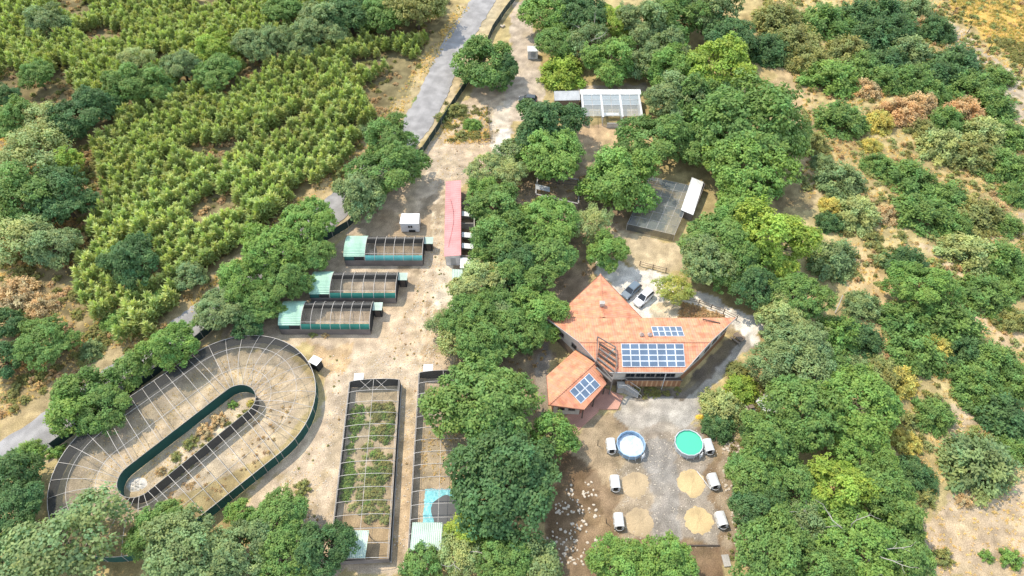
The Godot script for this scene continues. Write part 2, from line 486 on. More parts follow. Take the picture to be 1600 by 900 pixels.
		zone([Vector2(52.3, -107.2), Vector2(60.2, -107.2), Vector2(58.5, -96.1), Vector2(50.6, -94.4)], Color(0.26, 0.20, 0.11), 1.4, 0.8),
		zone([Vector2(114.5, -175.8), Vector2(143.5, -175.8), Vector2(125.7, -139.5), Vector2(119.0, -151.5), Vector2(116.9, -169.4)], Color(0.64, 0.45, 0.13), 1.0, 0.95),
		zone([Vector2(119.2, -157.2), Vector2(133.0, -154.3), Vector2(125.1, -138.2), Vector2(121.2, -146.0)], Color(0.24, 0.235, 0.08), 1.2, 0.85),
		zone([Vector2(112.3, -166.2), Vector2(114.4, -163.1), Vector2(116.5, -151.0), Vector2(120.6, -141.3), Vector2(122.7, -133.3), Vector2(115.4, -118.5), Vector2(109.5, -125.1), Vector2(116.2, -143.4), Vector2(108.6, -152.9)], Color(0.54, 0.44, 0.32), 0.8, 0.9),
		zone([Vector2(88.4, -87.7), Vector2(100.7, -96.1), Vector2(96.8, -87.7)], Color(0.55, 0.42, 0.27), 1.0, 0.9),
		# inside the pens
		zone([Vector2(-24.3, -56.6), Vector2(-18.0, -56.6), Vector2(-16.6, -29.6), Vector2(-23.5, -29.6)], Color(0.47, 0.365, 0.225), 0.4, 0.9),
		zone([Vector2(-62.8, -36.6), Vector2(-65.8, -46.3), Vector2(-49.7, -64.0), Vector2(-37.0, -64.0), Vector2(-30.8, -56.1), Vector2(-34.3, -46.3), Vector2(-53.3, -35.2)], Color(0.60, 0.48, 0.33), 0.3, 0.9),
		zone([Vector2(-23.7, -36.6), Vector2(-16.9, -36.6), Vector2(-16.7, -30.4), Vector2(-23.6, -30.4)], Color(0.43, 0.315, 0.18), 0.5, 0.9),
		zone([Vector2(-14.2, -56.6), Vector2(-7.1, -56.6), Vector2(-7.3, -40.3), Vector2(-13.8, -40.3)], Color(0.46, 0.365, 0.235), 0.5, 0.9),
	]

func ground() -> Node3D:
	var xs := PackedFloat32Array()
	var zs := PackedFloat32Array()
	for g in [-3000.0, -1500.0, -800.0, -500.0, -350.0, -260.0, -210.0, -180.0, -165.0]:
		xs.append(g)
	var x := -155.0
	while x < 155.0:
		xs.append(x)
		x += 0.4 if absf(x) < 75.0 else 0.7
	for g in [156.0, 165.0, 180.0, 210.0, 260.0, 350.0, 500.0, 800.0, 1500.0, 3000.0]:
		xs.append(g)
	for g in [-3000.0, -1500.0, -800.0, -500.0, -350.0, -260.0, -210.0, -200.0]:
		zs.append(g)
	var z := -190.0
	while z < -15.0:
		zs.append(z)
		z += 0.7 if z < -140.0 else 0.4
	for g in [-14.5, -8.0, 0.0, 15.0, 40.0, 90.0, 200.0, 400.0, 800.0, 1500.0, 3000.0]:
		zs.append(g)
	var nx := xs.size()
	var nz := zs.size()
	var v := PackedVector3Array()
	var n := PackedVector3Array()
	var c := PackedColorArray()
	var ix := PackedInt32Array()
	v.resize(nx * nz)
	n.resize(nx * nz)
	c.resize(nx * nz)
	var straw := Color(0.56, 0.45, 0.22)
	var dry := Color(0.43, 0.33, 0.155)
	for j in nz:
		for i in nx:
			var k := j * nx + i
			var a := noise.get_noise_2d(xs[i], zs[j])
			var b := noise_fine.get_noise_2d(xs[i] * 0.6, zs[j] * 0.6)
			v[k] = Vector3(xs[i], -0.06 + 0.05 * b + 0.02 * a, zs[j])
			c[k] = straw.lerp(dry, clampf(0.45 + 0.9 * a + 0.5 * b, 0.0, 1.0))
			n[k] = Vector3.UP
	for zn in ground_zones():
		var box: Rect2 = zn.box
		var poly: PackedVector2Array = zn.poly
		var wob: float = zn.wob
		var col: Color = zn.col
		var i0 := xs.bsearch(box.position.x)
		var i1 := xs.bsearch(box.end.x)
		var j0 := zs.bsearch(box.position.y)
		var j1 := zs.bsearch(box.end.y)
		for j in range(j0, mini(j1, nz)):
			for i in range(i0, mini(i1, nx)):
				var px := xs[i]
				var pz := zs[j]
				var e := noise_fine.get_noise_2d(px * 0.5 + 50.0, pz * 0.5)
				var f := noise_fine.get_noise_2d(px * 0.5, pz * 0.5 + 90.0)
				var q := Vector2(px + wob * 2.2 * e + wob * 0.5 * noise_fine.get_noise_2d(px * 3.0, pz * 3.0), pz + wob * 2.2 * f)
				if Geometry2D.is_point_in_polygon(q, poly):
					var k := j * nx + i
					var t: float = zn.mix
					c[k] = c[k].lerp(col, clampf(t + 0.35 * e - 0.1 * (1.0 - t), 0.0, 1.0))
	for k in nx * nz:
		var p := v[k]
		var d := 1.0 + 0.30 * noise_fine.get_noise_2d(p.x * 1.1 + 300.0, p.z * 1.1) + 0.16 * noise.get_noise_2d(p.x * 2.0 + 40.0, p.z * 2.0) + 0.14 * noise_fine.get_noise_2d(p.x * 4.0, p.z * 4.0 + 77.0)
		var w := 0.06 * noise.get_noise_2d(p.x + 200.0, p.z - 100.0)
		c[k] = Color(minf(c[k].r * d * (1.0 + w), 1.0), minf(c[k].g * d, 1.0), minf(c[k].b * d * (1.0 - w), 1.0))
	for j in nz - 1:
		for i in nx - 1:
			var a := j * nx + i
			ix.append_array(PackedInt32Array([a, a + 1, a + nx, a + 1, a + nx + 1, a + nx]))
	for j in range(1, nz - 1):
		for i in range(1, nx - 1):
			var k := j * nx + i
			n[k] = Vector3((v[k - 1].y - v[k + 1].y) / (xs[i + 1] - xs[i - 1]), 1.0, (v[k - nx].y - v[k + nx].y) / (zs[j + 1] - zs[j - 1])).normalized()
	var arr := []
	arr.resize(Mesh.ARRAY_MAX)
	arr[Mesh.ARRAY_VERTEX] = v
	arr[Mesh.ARRAY_NORMAL] = n
	arr[Mesh.ARRAY_COLOR] = c
	arr[Mesh.ARRAY_INDEX] = ix
	var m := ArrayMesh.new()
	m.add_surface_from_arrays(Mesh.PRIMITIVE_TRIANGLES, arr)
	var g := StandardMaterial3D.new()
	g.resource_name = "soil"
	g.vertex_color_use_as_albedo = true
	g.albedo_texture = mottled(0.10, 0.80, 1.0, 4, 21)
	g.uv1_triplanar = true
	g.uv1_world_triplanar = true
	g.uv1_scale = Vector3(0.083, 0.083, 0.083)
	g.detail_enabled = true
	g.detail_albedo = mottled(0.04, 0.86, 1.0, 4, 33)
	g.detail_blend_mode = BaseMaterial3D.BLEND_MODE_MUL
	g.detail_uv_layer = BaseMaterial3D.DETAIL_UV_2
	g.uv2_triplanar = true
	g.uv2_world_triplanar = true
	g.uv2_scale = Vector3(0.019, 0.019, 0.019)
	g.albedo_color = srgb(1, 1, 1)
	g.roughness = 0.95
	g.metallic_specular = 0.2
	return structure("ground", m, g, "sandy and straw covered ground of the farm and its slopes")

func ribbon(called: String, label: String, line: Array, widths: Array, y: float, m: Material, rag: float) -> void:
	var curve := Curve3D.new()
	for k in line.size():
		var p: Vector2 = line[k]
		var before: Vector2 = line[maxi(k - 1, 0)]
		var after: Vector2 = line[mini(k + 1, line.size() - 1)]
		var t := (after - before) / 6.0
		curve.add_point(Vector3(p.x, y, p.y), Vector3(-t.x, 0, -t.y), Vector3(t.x, 0, t.y))
	var b := MB.new()
	var long := curve.get_baked_length()
	var steps := int(long / 0.8)
	var last := []
	for s in steps + 1:
		var at := long * s / steps
		var p := curve.sample_baked(at, true)
		var d := (curve.sample_baked(minf(at + 0.5, long), true) - curve.sample_baked(maxf(at - 0.5, 0.0), true)).normalized()
		var side := Vector3(-d.z, 0, d.x)
		var f := at / long * (widths.size() - 1)
		var w: float = lerpf(widths[int(f)], widths[mini(int(f) + 1, widths.size() - 1)], f - int(f))
		var row := []
		for q in 7:
			var o: float = -w * 0.5 + w * q / 6.0
			if q == 0 or q == 6:
				o += rag * noise_fine.get_noise_2d(at * 1.3, q * 40.0)
			row.append(p + side * o + Vector3.UP * 0.05 * (1.0 - absf(q - 3.0) / 3.0))
		row.push_front(row[0] - side * 0.02 - Vector3.UP * 0.2)
		row.append(row[-1] + side * 0.02 - Vector3.UP * 0.2)
		if s > 0:
			for q in row.size() - 1:
				var shade: float = [1.0, 0.97, 1.0, 0.955, 0.985, 0.95, 1.0, 0.98][q] - 0.05 * maxf(0.0, noise_fine.get_noise_2d(at * 0.5, q * 7.0)) - 0.05 * noise.get_noise_2d(at, q * 3.0)
				b.col = Color(shade, shade, shade * 0.99)
				b.quad(last[q], last[q + 1], row[q + 1], row[q])
		last = row
	b.face_out()
	structure(called, b.mesh(), m, label)

# ---------------------------------------------------------------- plants
func leaf(b: MB, at: Vector3, axis: Vector3, nrm: Vector3, long: float, wide: float) -> void:
	var side := axis.cross(nrm).normalized()
	var i := b.v.size()
	b.v.append(at); b.v.append(at + axis * long * 0.55 + side * wide - nrm * wide * 0.3)
	b.v.append(at + axis * long); b.v.append(at + axis * long * 0.55 - side * wide - nrm * wide * 0.3)
	for q in 4:
		b.n.append(nrm)
		b.c.append(b.col)
	b.ix.append_array(PackedInt32Array([i, i + 2, i + 1, i, i + 3, i + 2]))

func plant_mesh(b: MB) -> ArrayMesh:
	var arr := []
	arr.resize(Mesh.ARRAY_MAX)
	arr[Mesh.ARRAY_VERTEX] = b.v
	arr[Mesh.ARRAY_NORMAL] = b.n
	arr[Mesh.ARRAY_COLOR] = b.c
	arr[Mesh.ARRAY_INDEX] = b.ix
	var m := ArrayMesh.new()
	m.add_surface_from_arrays(Mesh.PRIMITIVE_TRIANGLES, arr)
	return m

func ball() -> Vector3:
	while true:
		var p := Vector3(rng.randf_range(-1, 1), rng.randf_range(-1, 1), rng.randf_range(-1, 1))
		if p.length_squared() <= 1.0 and p.length_squared() > 0.001:
			return p
	return Vector3.UP

func tone(t: float, yellow: float) -> Color:
	return Color(clampf(0.62 * t * (1.0 + yellow), 0, 1), clampf(0.62 * t, 0, 1), clampf(0.62 * t * (1.0 - yellow * 0.7), 0, 1))

# a crown about its centre: boughs make the lumpy outline, leaf clumps sit on the boughs
func crown(R: float, flat: float, boughs: int, clumps: int, leaves: int, rc: float, long: float, droop: float, cut: float) -> ArrayMesh:
	var b := MB.new()
	var subs := [[Vector3(0, -0.05 * R, 0), R * 0.62, 1.0, 0.0]]
	var turn := rng.randf() * TAU
	for k in boughs:
		var t := turn + TAU * k / boughs + rng.randf_range(-0.35, 0.35)
		var rad := R * rng.randf_range(0.44, 0.74)
		var s := R * rng.randf_range(0.20, 0.42)
		subs.append([Vector3(cos(t) * rad, R * rng.randf_range(-0.32, 0.34), sin(t) * rad), s, rng.randf_range(0.88, 1.12), rng.randf_range(-0.10, 0.10)])
	for k in 2:
		var t := rng.randf() * TAU
		subs.append([Vector3(cos(t) * R * 0.25, R * rng.randf_range(0.35, 0.5), sin(t) * R * 0.25), R * rng.randf_range(0.3, 0.42), rng.randf_range(0.95, 1.12), rng.randf_range(-0.05, 0.12)])
	var placed := 0
	var tries := 0
	while placed < clumps and tries < clumps * 30:
		tries += 1
		var s: Array = subs[rng.randi() % subs.size()]
		var d := ball().normalized()
		if d.y < cut or rng.randf() * 1.3 > 0.80 + 0.60 * d.y: continue
		var sr: float = s[1]
		var p: Vector3 = s[0] + d * sr * rng.randf_range(0.86, 1.06)
		var hidden := false
		for o in subs:
			if o != s and (p - o[0]).length() < o[1] * 0.80:
				hidden = true
				break
		if hidden: continue
		placed += 1
		var outward := (p + Vector3(0, R * 0.35, 0)).normalized()
		var ct: float = rng.randf_range(0.76, 1.2) * s[2]
		var cy: float = rng.randf_range(-0.10, 0.14) + s[3]
		var rr := rc * rng.randf_range(0.65, 1.3)
		if rng.randf() < 0.16:   # stray sprays that break the outline
			p += outward * R * rng.randf_range(0.04, 0.13)
			rr *= 0.8
		for q in leaves:
			var o := ball()
			var e := p + Vector3(o.x, o.y * 0.75, o.z) * rr + outward * rr * 0.15
			e.y *= flat
			var nrm := (outward * 0.42 + Vector3.UP * 0.45 + o * 0.75 + ball() * 0.65).normalized()
			var ax := (ball() * 0.8 + o * 0.6 + outward * 0.25 + Vector3.DOWN * droop).normalized()
			ax = (ax - nrm * ax.dot(nrm)).normalized()
			b.col = tone(ct * rng.randf_range(0.85, 1.15), cy + rng.randf_range(-0.05, 0.05))
			var l := long * rng.randf_range(0.7, 1.25)
			leaf(b, e, ax, nrm, l, l * 0.33)
	for q in clumps * leaves / 9:   # leaves inside the crown
		var s: Array = subs[rng.randi() % subs.size()]
		var e: Vector3 = s[0] + ball() * s[1] * 0.85
		if e.y < R * cut * 0.6: continue
		e.y *= flat
		b.col = tone(rng.randf_range(0.75, 1.05), 0.0)
		var nrm := (Vector3.UP * 0.8 + ball()).normalized()
		var ax := ball().normalized()
		leaf(b, e, (ax - nrm * ax.dot(nrm)).normalized(), nrm, long * 1.3, long * 0.5)
	return plant_mesh(b)

# a shrub: sprays of leaves on stems that fan out from the ground
func shrub(R: float, stems: int, leaves: int, long: float, upright: float) -> ArrayMesh:
	var b := MB.new()
	for k in stems:
		var t := rng.randf() * TAU
		var lean := sqrt(rng.randf())
		var d := Vector3(cos(t) * lean, upright + (1.0 - lean) * 0.9, sin(t) * lean).normalized()
		var reach := R * rng.randf_range(0.72, 1.12) * (1.0 - 0.12 * d.y)
		var ct := rng.randf_range(0.72, 1.25)
		var cy := rng.randf_range(-0.12, 0.2)
		for q in leaves:
			var f := 1.0 - 0.62 * rng.randf() * rng.randf()
			var e := d * reach * f + ball() * R * 0.15
			e.y = maxf(e.y - 0.1 * R * f * f, 0.04) 
			var nrm := (d * 0.5 + Vector3.UP * 0.6 + ball() * 0.7).normalized()
			var ax := (d * 0.9 + ball() * 0.8).normalized()
			ax = (ax - nrm * ax.dot(nrm)).normalized()
			b.col = tone(ct * rng.randf_range(0.82, 1.18), cy)
			var l := long * rng.randf_range(0.7, 1.3)
			leaf(b, e, ax, nrm, l, l * 0.30)
	return plant_mesh(b)

# a young pine: whorls of upturned shoots, each a brush of needles
func pine(h: float) -> ArrayMesh:
	var b := MB.new()
	var tiers := 6
	for k in tiers:
		var f := k / float(tiers - 1)
		var shoots := int(lerpf(7.0, 1.0, f))
		var turn := rng.randf() * TAU
		for s in shoots:
			var t := turn + TAU * s / shoots + rng.randf_range(-0.3, 0.3)
			var reach := lerpf(0.175, 0.0, f) * h * rng.randf_range(0.7, 1.15)
			var at := Vector3(cos(t) * reach, h * lerpf(0.16, 0.80, f) + 0.10 * h * (1.0 - f), sin(t) * reach)
			var ct := rng.randf_range(0.62, 1.1) + 0.35 * f
			for q in 17:
				var d := (Vector3(cos(t), 0, sin(t)) * 0.55 * (1.0 - f) + Vector3.UP * 0.62 + ball() * 0.85).normalized()
				var nrm := (Vector3.UP * 1.1 + ball()).normalized()
				nrm = (nrm - d * nrm.dot(d)).normalized()
				if nrm.y < 0.0: nrm = -nrm
				b.col = tone(ct * rng.randf_range(0.85, 1.1), rng.randf_range(-0.05, 0.2))
				leaf(b, at + ball() * 0.07 * h, d, nrm, 0.20 * h * rng.randf_range(0.7, 1.2), 0.026 * h)
	return plant_mesh(b)

func trunk_mesh(R: float, h: float, limbs: int, twig: float) -> ArrayMesh:
	var b := MB.new()
	var r := 0.05 * R + 0.03
	var top := Vector3(rng.randf_range(-0.1, 0.1) * R, h, rng.randf_range(-0.1, 0.1) * R)
	b.tube([Vector3(0, -0.2, 0), Vector3(0.02 * R, h * 0.3, 0), top * 0.7 + Vector3(0, 0.0, 0.02 * R), top], r * 1.25, r * 0.4, 8)
	for k in limbs:
		var t := TAU * k / limbs + rng.randf_range(-0.4, 0.4)
		var from := top * rng.randf_range(0.5, 0.9)
		var to := from + Vector3(cos(t) * R * 0.6, R * rng.randf_range(0.1, 0.6), sin(t) * R * 0.6)
		var mid := from.lerp(to, 0.5) + ball() * R * 0.08
		b.tube([from, mid, to], r * 0.5, r * 0.12, 5)
		for j in 2:
			b.tube([mid, mid + (ball() + Vector3(cos(t), 0.6, sin(t))) * R * 0.22], r * 0.2, r * 0.06, 4)
	return b.mesh()

func bare_limbs(R: float) -> ArrayMesh:
	var b := MB.new()
	for k in 5:
		var t := rng.randf() * TAU
		var p := Vector3(cos(t) * R * 0.35, R * 0.3, sin(t) * R * 0.35)
		var d := Vector3(cos(t), rng.randf_range(0.3, 0.9), sin(t)).normalized()
		var pts := [p]
		for j in 4:
			d = (d + ball() * 0.55).normalized()
			p += d * R * 0.21
			pts.append(p)
			if j > 0:
				var q: Vector3 = p + (d + ball() * 0.9).normalized() * R * 0.22
				b.tube([p, p.lerp(q, 0.5) + ball() * R * 0.03, q], 0.035, 0.015, 4)
		b.tube(pts, 0.085, 0.03, 5)
	return b.mesh()

var kinds := {}

func plant_kinds() -> void:
	kinds["o"] = {"big": [], "small": []}
	kinds["f"] = {"big": [], "small": []}
	kinds["b"] = {"big": [], "small": []}
	for k in 4:
		kinds.o.big.append([crown(5.5, 0.86, 11, 440, 32, 0.52, 0.36, 0.15, -0.65), trunk_mesh(5.5, 6.0, 7, 0.3), 5.5])
	for k in 3:
		kinds.o.small.append([crown(3.0, 0.92, 8, 180, 30, 0.40, 0.29, 0.15, -0.7), trunk_mesh(3.0, 3.3, 6, 0.3), 3.0])
	for k in 2:
		kinds.f.big.append([crown(4.2, 0.9, 11, 170, 36, 0.66, 0.30, 0.45, -0.5), trunk_mesh(4.2, 4.8, 8, 0.4), 4.2])
		kinds.f.small.append([crown(2.4, 1.0, 8, 64, 34, 0.55, 0.27, 0.4, -0.6), trunk_mesh(2.4, 2.7, 7, 0.4), 2.4])
	for k in 4:
		kinds.b.big.append([shrub(3.6, 125, 62, 0.36, 0.12), trunk_mesh(2.2, 1.2, 7, 0.3), 3.6])
	for k in 2:
		kinds.b.small.append([shrub(1.4, 42, 36, 0.22, 0.25), trunk_mesh(0.9, 0.5, 6, 0.3), 1.4])

func plant(kind: String, x: float, z: float, R: float, yc: float, colour: String, label: String) -> void:
	var names := {"o": "leafy_tree", "f": "feathery_tree", "b": "bush"}
	var cats := {"o": "tree", "f": "tree", "b": "bush"}
	var set_: Dictionary = kinds[kind]
	var limit: float = {"o": 3.9, "f": 3.0, "b": 1.9}[kind]
	var list: Array = set_.big if R > limit else set_.small
	var pick: Array = list[rng.randi() % list.size()]
	var s: float = R / float(pick[2])
	var o := thing(names[kind], label, cats[kind], Vector3(x, -0.05, z), rng.randf() * TAU)
	var squash := rng.randf_range(0.9, 1.12)
	o.scale = Vector3(s * squash, s * rng.randf_range(0.9, 1.12), s / squash)
	var at := Vector3.ZERO
	if kind != "b":
		at = Vector3(0, yc / s, 0)
		part("trunk", pick[1], M.bark, o).scale.y = maxf(0.3, (yc / s) / (float(pick[2]) * 1.09))
	else:
		part("stem", pick[1], M.bark, o)
	part("crown" if kind != "b" else "foliage", pick[0], M[colour], o, at)
	if label.contains("limbs"):
		part("bare_branch", bare_limbs(float(pick[2])), M.pale_bark, o, at)
# ---------------------------------------------------------------- net tunnels
func arch(D: float, w: float, rise: float, t: float, x := 0.0) -> Vector3:
	return Vector3(x, w + rise * sin(PI * t), -D * 0.5 + D * 0.5 * cos(PI * t))

func arch_sheet(b: MB, D: float, w: float, rise: float, t0: float, t1: float, x0: float, x1: float, n := 10) -> void:
	for k in n:
		var p := arch(D, w, rise, lerpf(t0, t1, k / float(n)))
		var q := arch(D, w, rise, lerpf(t0, t1, (k + 1) / float(n)))
		b.quad(Vector3(x0, p.y, p.z), Vector3(x1, p.y, p.z), Vector3(x1, q.y, q.z), Vector3(x0, q.y, q.z))

func end_wall(x: float, D: float, w: float, rise: float) -> ArrayMesh:
	var b := MB.new()
	var pts := [Vector3(x, 0, 0), Vector3(x, 0, -D)]
	for k in 13:
		pts.append(arch(D - 0.02, w, rise, 1.0 - k / 12.0, x) - Vector3(0, 0, 0.01))
	b.slab(pts, Vector3.FORWARD, 0.04)
	return b.mesh()

func tunnel_pen(at: Vector3, L: float, sheet: float, strip: String, strip_gap: bool, hoops: int, label: String) -> void:
	var o := thing("tunnel_aviary", label, "aviary", at, 0.0, "net tunnels with green roof ends")
	var D := 5.6
	var w := 1.5
	var rise := 1.45
	var b := MB.new()
	b.box(Vector3(L * 0.5, w * 0.5, -0.05), Vector3(L, w, 0.10))
	part("front_wall", b.mesh(), M.grey_wall, o)
	b = MB.new()
	b.box(Vector3(L * 0.5, w * 0.5, -D + 0.05), Vector3(L, w, 0.08))
	part("back_wall", b.mesh(), M.shade_black, o)
	part("end_wall", end_wall(0.0, D, w, rise), M.shade_black, o)
	part("end_wall", end_wall(L, D, w, rise), M.shade_black, o)
	b = MB.new()   # the gate wall between the roofed night pen and the run
	b.bar(Vector3(sheet, 0.0, -D * 0.45), Vector3(sheet, w + rise, -D * 0.45), 0.08, 0.08)
	b.bar(Vector3(sheet, 0.0, -D * 0.62), Vector3(sheet, w + rise, -D * 0.62), 0.08, 0.08)
	part("gate_post", b.mesh(), M.steel, o)
	# shade strips along the foot of the arch
	b = MB.new()
	arch_sheet(b, D + 0.06, w, rise + 0.03, 0.0, 0.19, sheet + 0.05, L, 4)
	part("shade_strip", b.mesh(), M[strip], o)
	b = MB.new()
	arch_sheet(b, D + 0.06, w, rise + 0.03, 0.0, 0.15, 0.03, sheet * 0.48, 4)
	part("shade_strip", b.mesh(), M.shade_green, o)
	if strip_gap:
		b = MB.new()
		arch_sheet(b, D + 0.05, w, rise + 0.03, 0.015, 0.14, sheet * 0.52, sheet - 0.1, 4)
		part("feeding_hatch", b.mesh(), M.dark_inside, o)
	# curved corrugated roof over the left end
	b = MB.new()
	var prof := []
	for k in 17:
		prof.append(arch(D + 0.1, w, rise + 0.06, lerpf(0.145, 1.0, k / 16.0), -0.15))
	b.corrugated(prof, Vector3(sheet + 0.2, 0, 0), 0.30, 0.035)
	part("roof_sheet", b.mesh(), M.green_sheet, o)
	for k in hoops + 1:
		var x := lerpf(sheet + 0.1, L, k / float(hoops))
		var pts := []
		for q in 15:
			pts.append(arch(D + 0.08, w, rise + 0.05, q / 14.0, x))
		b = MB.new()
		b.tube(pts, 0.044, 0.044, 6)
		part("hoop", b.mesh(), M.steel, o)
	for t in [0.24, 0.68, 0.985]:
		b = MB.new()
		var p := arch(D + 0.04, w, rise + 0.02, t)
		b.tube([Vector3(sheet, p.y, p.z), Vector3(L, p.y, p.z)], 0.035, 0.035, 6)
		part("purlin", b.mesh(), M.steel, o)
	b = MB.new()
	arch_sheet(b, D, w, rise, 0.19, 0.62, sheet + 0.06, L - 0.05, 8)
	part("netting", b.mesh(), M.net_top, o)
	b = MB.new()
	arch_sheet(b, D, w, rise, 0.62, 0.99, sheet + 0.06, L - 0.05, 8)
	part("shade_net", b.mesh(), M.net_shade, o)
	# entrance lobby on the right end
	var px := L + 0.05
	b = MB.new()
	b.box(Vector3(px + 0.75, 1.0, -D + 1.3), Vector3(1.3, 2.0, 1.3))
	part("lobby", b.mesh(), M.shade_black, o)
	b = MB.new()
	b.box(Vector3(px + 0.75, 0.9, -D + 1.97), Vector3(0.8, 1.75, 0.03))
	part("lobby_door", b.mesh(), M.dark_timber, o)
	b = MB.new()
	b.corrugated([Vector3(px, 2.16, -D + 0.45), Vector3(px, 2.06, -D + 2.1)], Vector3(1.6, 0, 0), 0.2, 0.02)
	b.box(Vector3(px + 0.8, 2.06, -D + 1.28), Vector3(1.5, 0.05, 1.5))
	part("lobby_roof", b.mesh(), M.pale_green_sheet, o)

func long_pen(south: Vector3, north: Vector3, W: float, hoops: int, label: String, fan: bool) -> Node3D:
	var d := north - south
	var L := d.length()
	var o := thing("long_aviary", label, "aviary", south, atan2(-d.x, -d.z), "long net aviaries with hoops")
	var w := 1.6
	var rise := 0.75
	var h := W * 0.5
	var b := MB.new()
	b.box(Vector3(-h, w * 0.5, -L * 0.5), Vector3(0.06, w, L))
	part("side_netting", b.mesh(), M.shade_black, o, Vector3.ZERO, "black shade net on the left side")
	b = MB.new()
	b.box(Vector3(h, w * 0.5, -L * 0.5), Vector3(0.06, w, L))
	part("side_netting", b.mesh(), M.shade_black, o)
	b = MB.new()
	b.box(Vector3(-h - 0.08, 0.12, -L * 0.5), Vector3(0.14, 0.24, L + 0.2))
	b.box(Vector3(h + 0.08, 0.12, -L * 0.5), Vector3(0.14, 0.24, L + 0.2))
	part("kerb", b.mesh(), M.concrete, o)
	var ends := [0.0, -L]
	for z: float in ends:
		b = MB.new()
		var pts := [Vector3(-h + 0.03, 0, z), Vector3(h - 0.03, 0, z)]
		for k in 11:
			var t := k / 10.0
			pts.append(Vector3((h - 0.03) * cos(PI * t), w + (rise * sin(PI * t) if z < 0.0 else 0.0), z))
		b.slab(pts if z < 0.0 else [pts[0], pts[1], Vector3(h - 0.03, w - 0.2, z), Vector3(-h + 0.03, w - 0.2, z)], Vector3.RIGHT, 0.04)
		part("end_netting", b.mesh(), M.shade_black if z < 0.0 else M.grey_wall, o)
	for k in hoops + 1:
		var z := -L * k / float(hoops)
		var pts := []
		for q in 15:
			var t := q / 14.0
			pts.append(Vector3(-h * cos(PI * t), w + rise * sin(PI * t), z))
		b = MB.new()
		b.tube(pts, 0.042, 0.042, 6)
		part("hoop", b.mesh(), M.steel, o)
	for t in [0.02, 0.09, 0.5, 0.91, 0.98]:
		b = MB.new()
		var p := Vector3(-h * cos(PI * t), w + rise * sin(PI * t), 0)
		b.tube([p, p + Vector3(0, 0, -L)], 0.03, 0.03, 6)
		part("purlin", b.mesh(), M.steel, o)
	if fan:
		var z1 := -L + 0.1
		var z0 := -L * (hoops - 1) / float(hoops)
		var braces := [[-0.6, z1, -0.1, z0], [-0.1, z1, -0.6, z0], [0.6, z1, 0.1, z0], [0.1, z1, 0.6, z0]]
		for q in braces:
			b = MB.new()
			b.tube([Vector3(q[0] * h * 0.9, w + rise * 0.9, q[1]), Vector3(q[2] * h * 0.9, w + rise * 0.95, q[3])], 0.03, 0.03, 5)
			part("brace", b.mesh(), M.steel, o)
		for s in [-1.0, 1.0]:
			b = MB.new()
			b.tube([Vector3(0.02 + s * 0.05, w + rise, -0.1), Vector3(s * 0.9, w + rise, L / hoops * -1.0)], 0.03, 0.03, 5)
			part("brace", b.mesh(), M.steel, o)
	b = MB.new()
	for k in 12:
		var t0 := k / 12.0
		var t1 := (k + 1) / 12.0
		b.quad(Vector3(-h * cos(PI * t0), w + (rise - 0.05) * sin(PI * t0), 0), Vector3(-h * cos(PI * t1), w + (rise - 0.05) * sin(PI * t1), 0), Vector3(-h * cos(PI * t1), w + (rise - 0.05) * sin(PI * t1), -L), Vector3(-h * cos(PI * t0), w + (rise - 0.05) * sin(PI * t0), -L))
	part("netting", b.mesh(), M.net_top, o)
	b = MB.new()   # little hood over the door at the north end
	b.box(Vector3(-h * 0.62, 1.95, -L - 0.75), Vector3(1.5, 0.06, 1.3))
	part("door_hood", b.mesh(), M.white_sheet, o)
	b = MB.new()
	b.box(Vector3(-h * 0.62, 0.95, -L - 0.7), Vector3(1.2, 1.9, 1.1))
	part("door_lobby", b.mesh(), M.grey_wall, o)
	return o

func shelter(called: String, at: Vector3, size: Vector2, label: String) -> void:
	var o := thing(called, label, "shelter", at)
	var b := MB.new()
	b.corrugated([Vector3(-size.x * 0.5, 2.55, size.y * 0.5), Vector3(size.x * 0.5, 2.45, size.y * 0.5)], Vector3(0, -0.12, -size.y), 0.26, 0.035)
	part("roof_sheet", b.mesh(), M.pale_green_sheet, o)
	for s in [-1.0, 1.0]:
		for r in [-1.0, 1.0]:
			b = MB.new()
			b.box(Vector3(s * (size.x * 0.5 - 0.15), 1.2, r * (size.y * 0.5 - 0.15)), Vector3(0.1, 2.4, 0.1))
			part("post", b.mesh(), M.old_timber, o)
	b = MB.new()
	b.box(Vector3(0, 0.9, size.y * 0.5 - 0.2), Vector3(size.x - 0.4, 1.8, 0.06))
	part("wind_board", b.mesh(), M.grey_wall, o)

# a point on a stadium outline: u 0-1 along one side, 1-2 round the far end, 2-3 back, 3-4 round the near end
func stadium(A: Vector2, B: Vector2, r: float, u: float) -> Vector2:
	var d := (B - A).normalized()
	var nn := Vector2(d.y, -d.x)
	u = fposmod(u, 4.0)
	if u < 1.0: return A.lerp(B, u) + nn * r
	if u < 2.0: return B + (nn * cos(PI * (u - 1.0)) + d * sin(PI * (u - 1.0))) * r
	if u < 3.0: return B.lerp(A, u - 2.0) - nn * r
	return A + (-nn * cos(PI * (u - 3.0)) - d * sin(PI * (u - 3.0))) * r

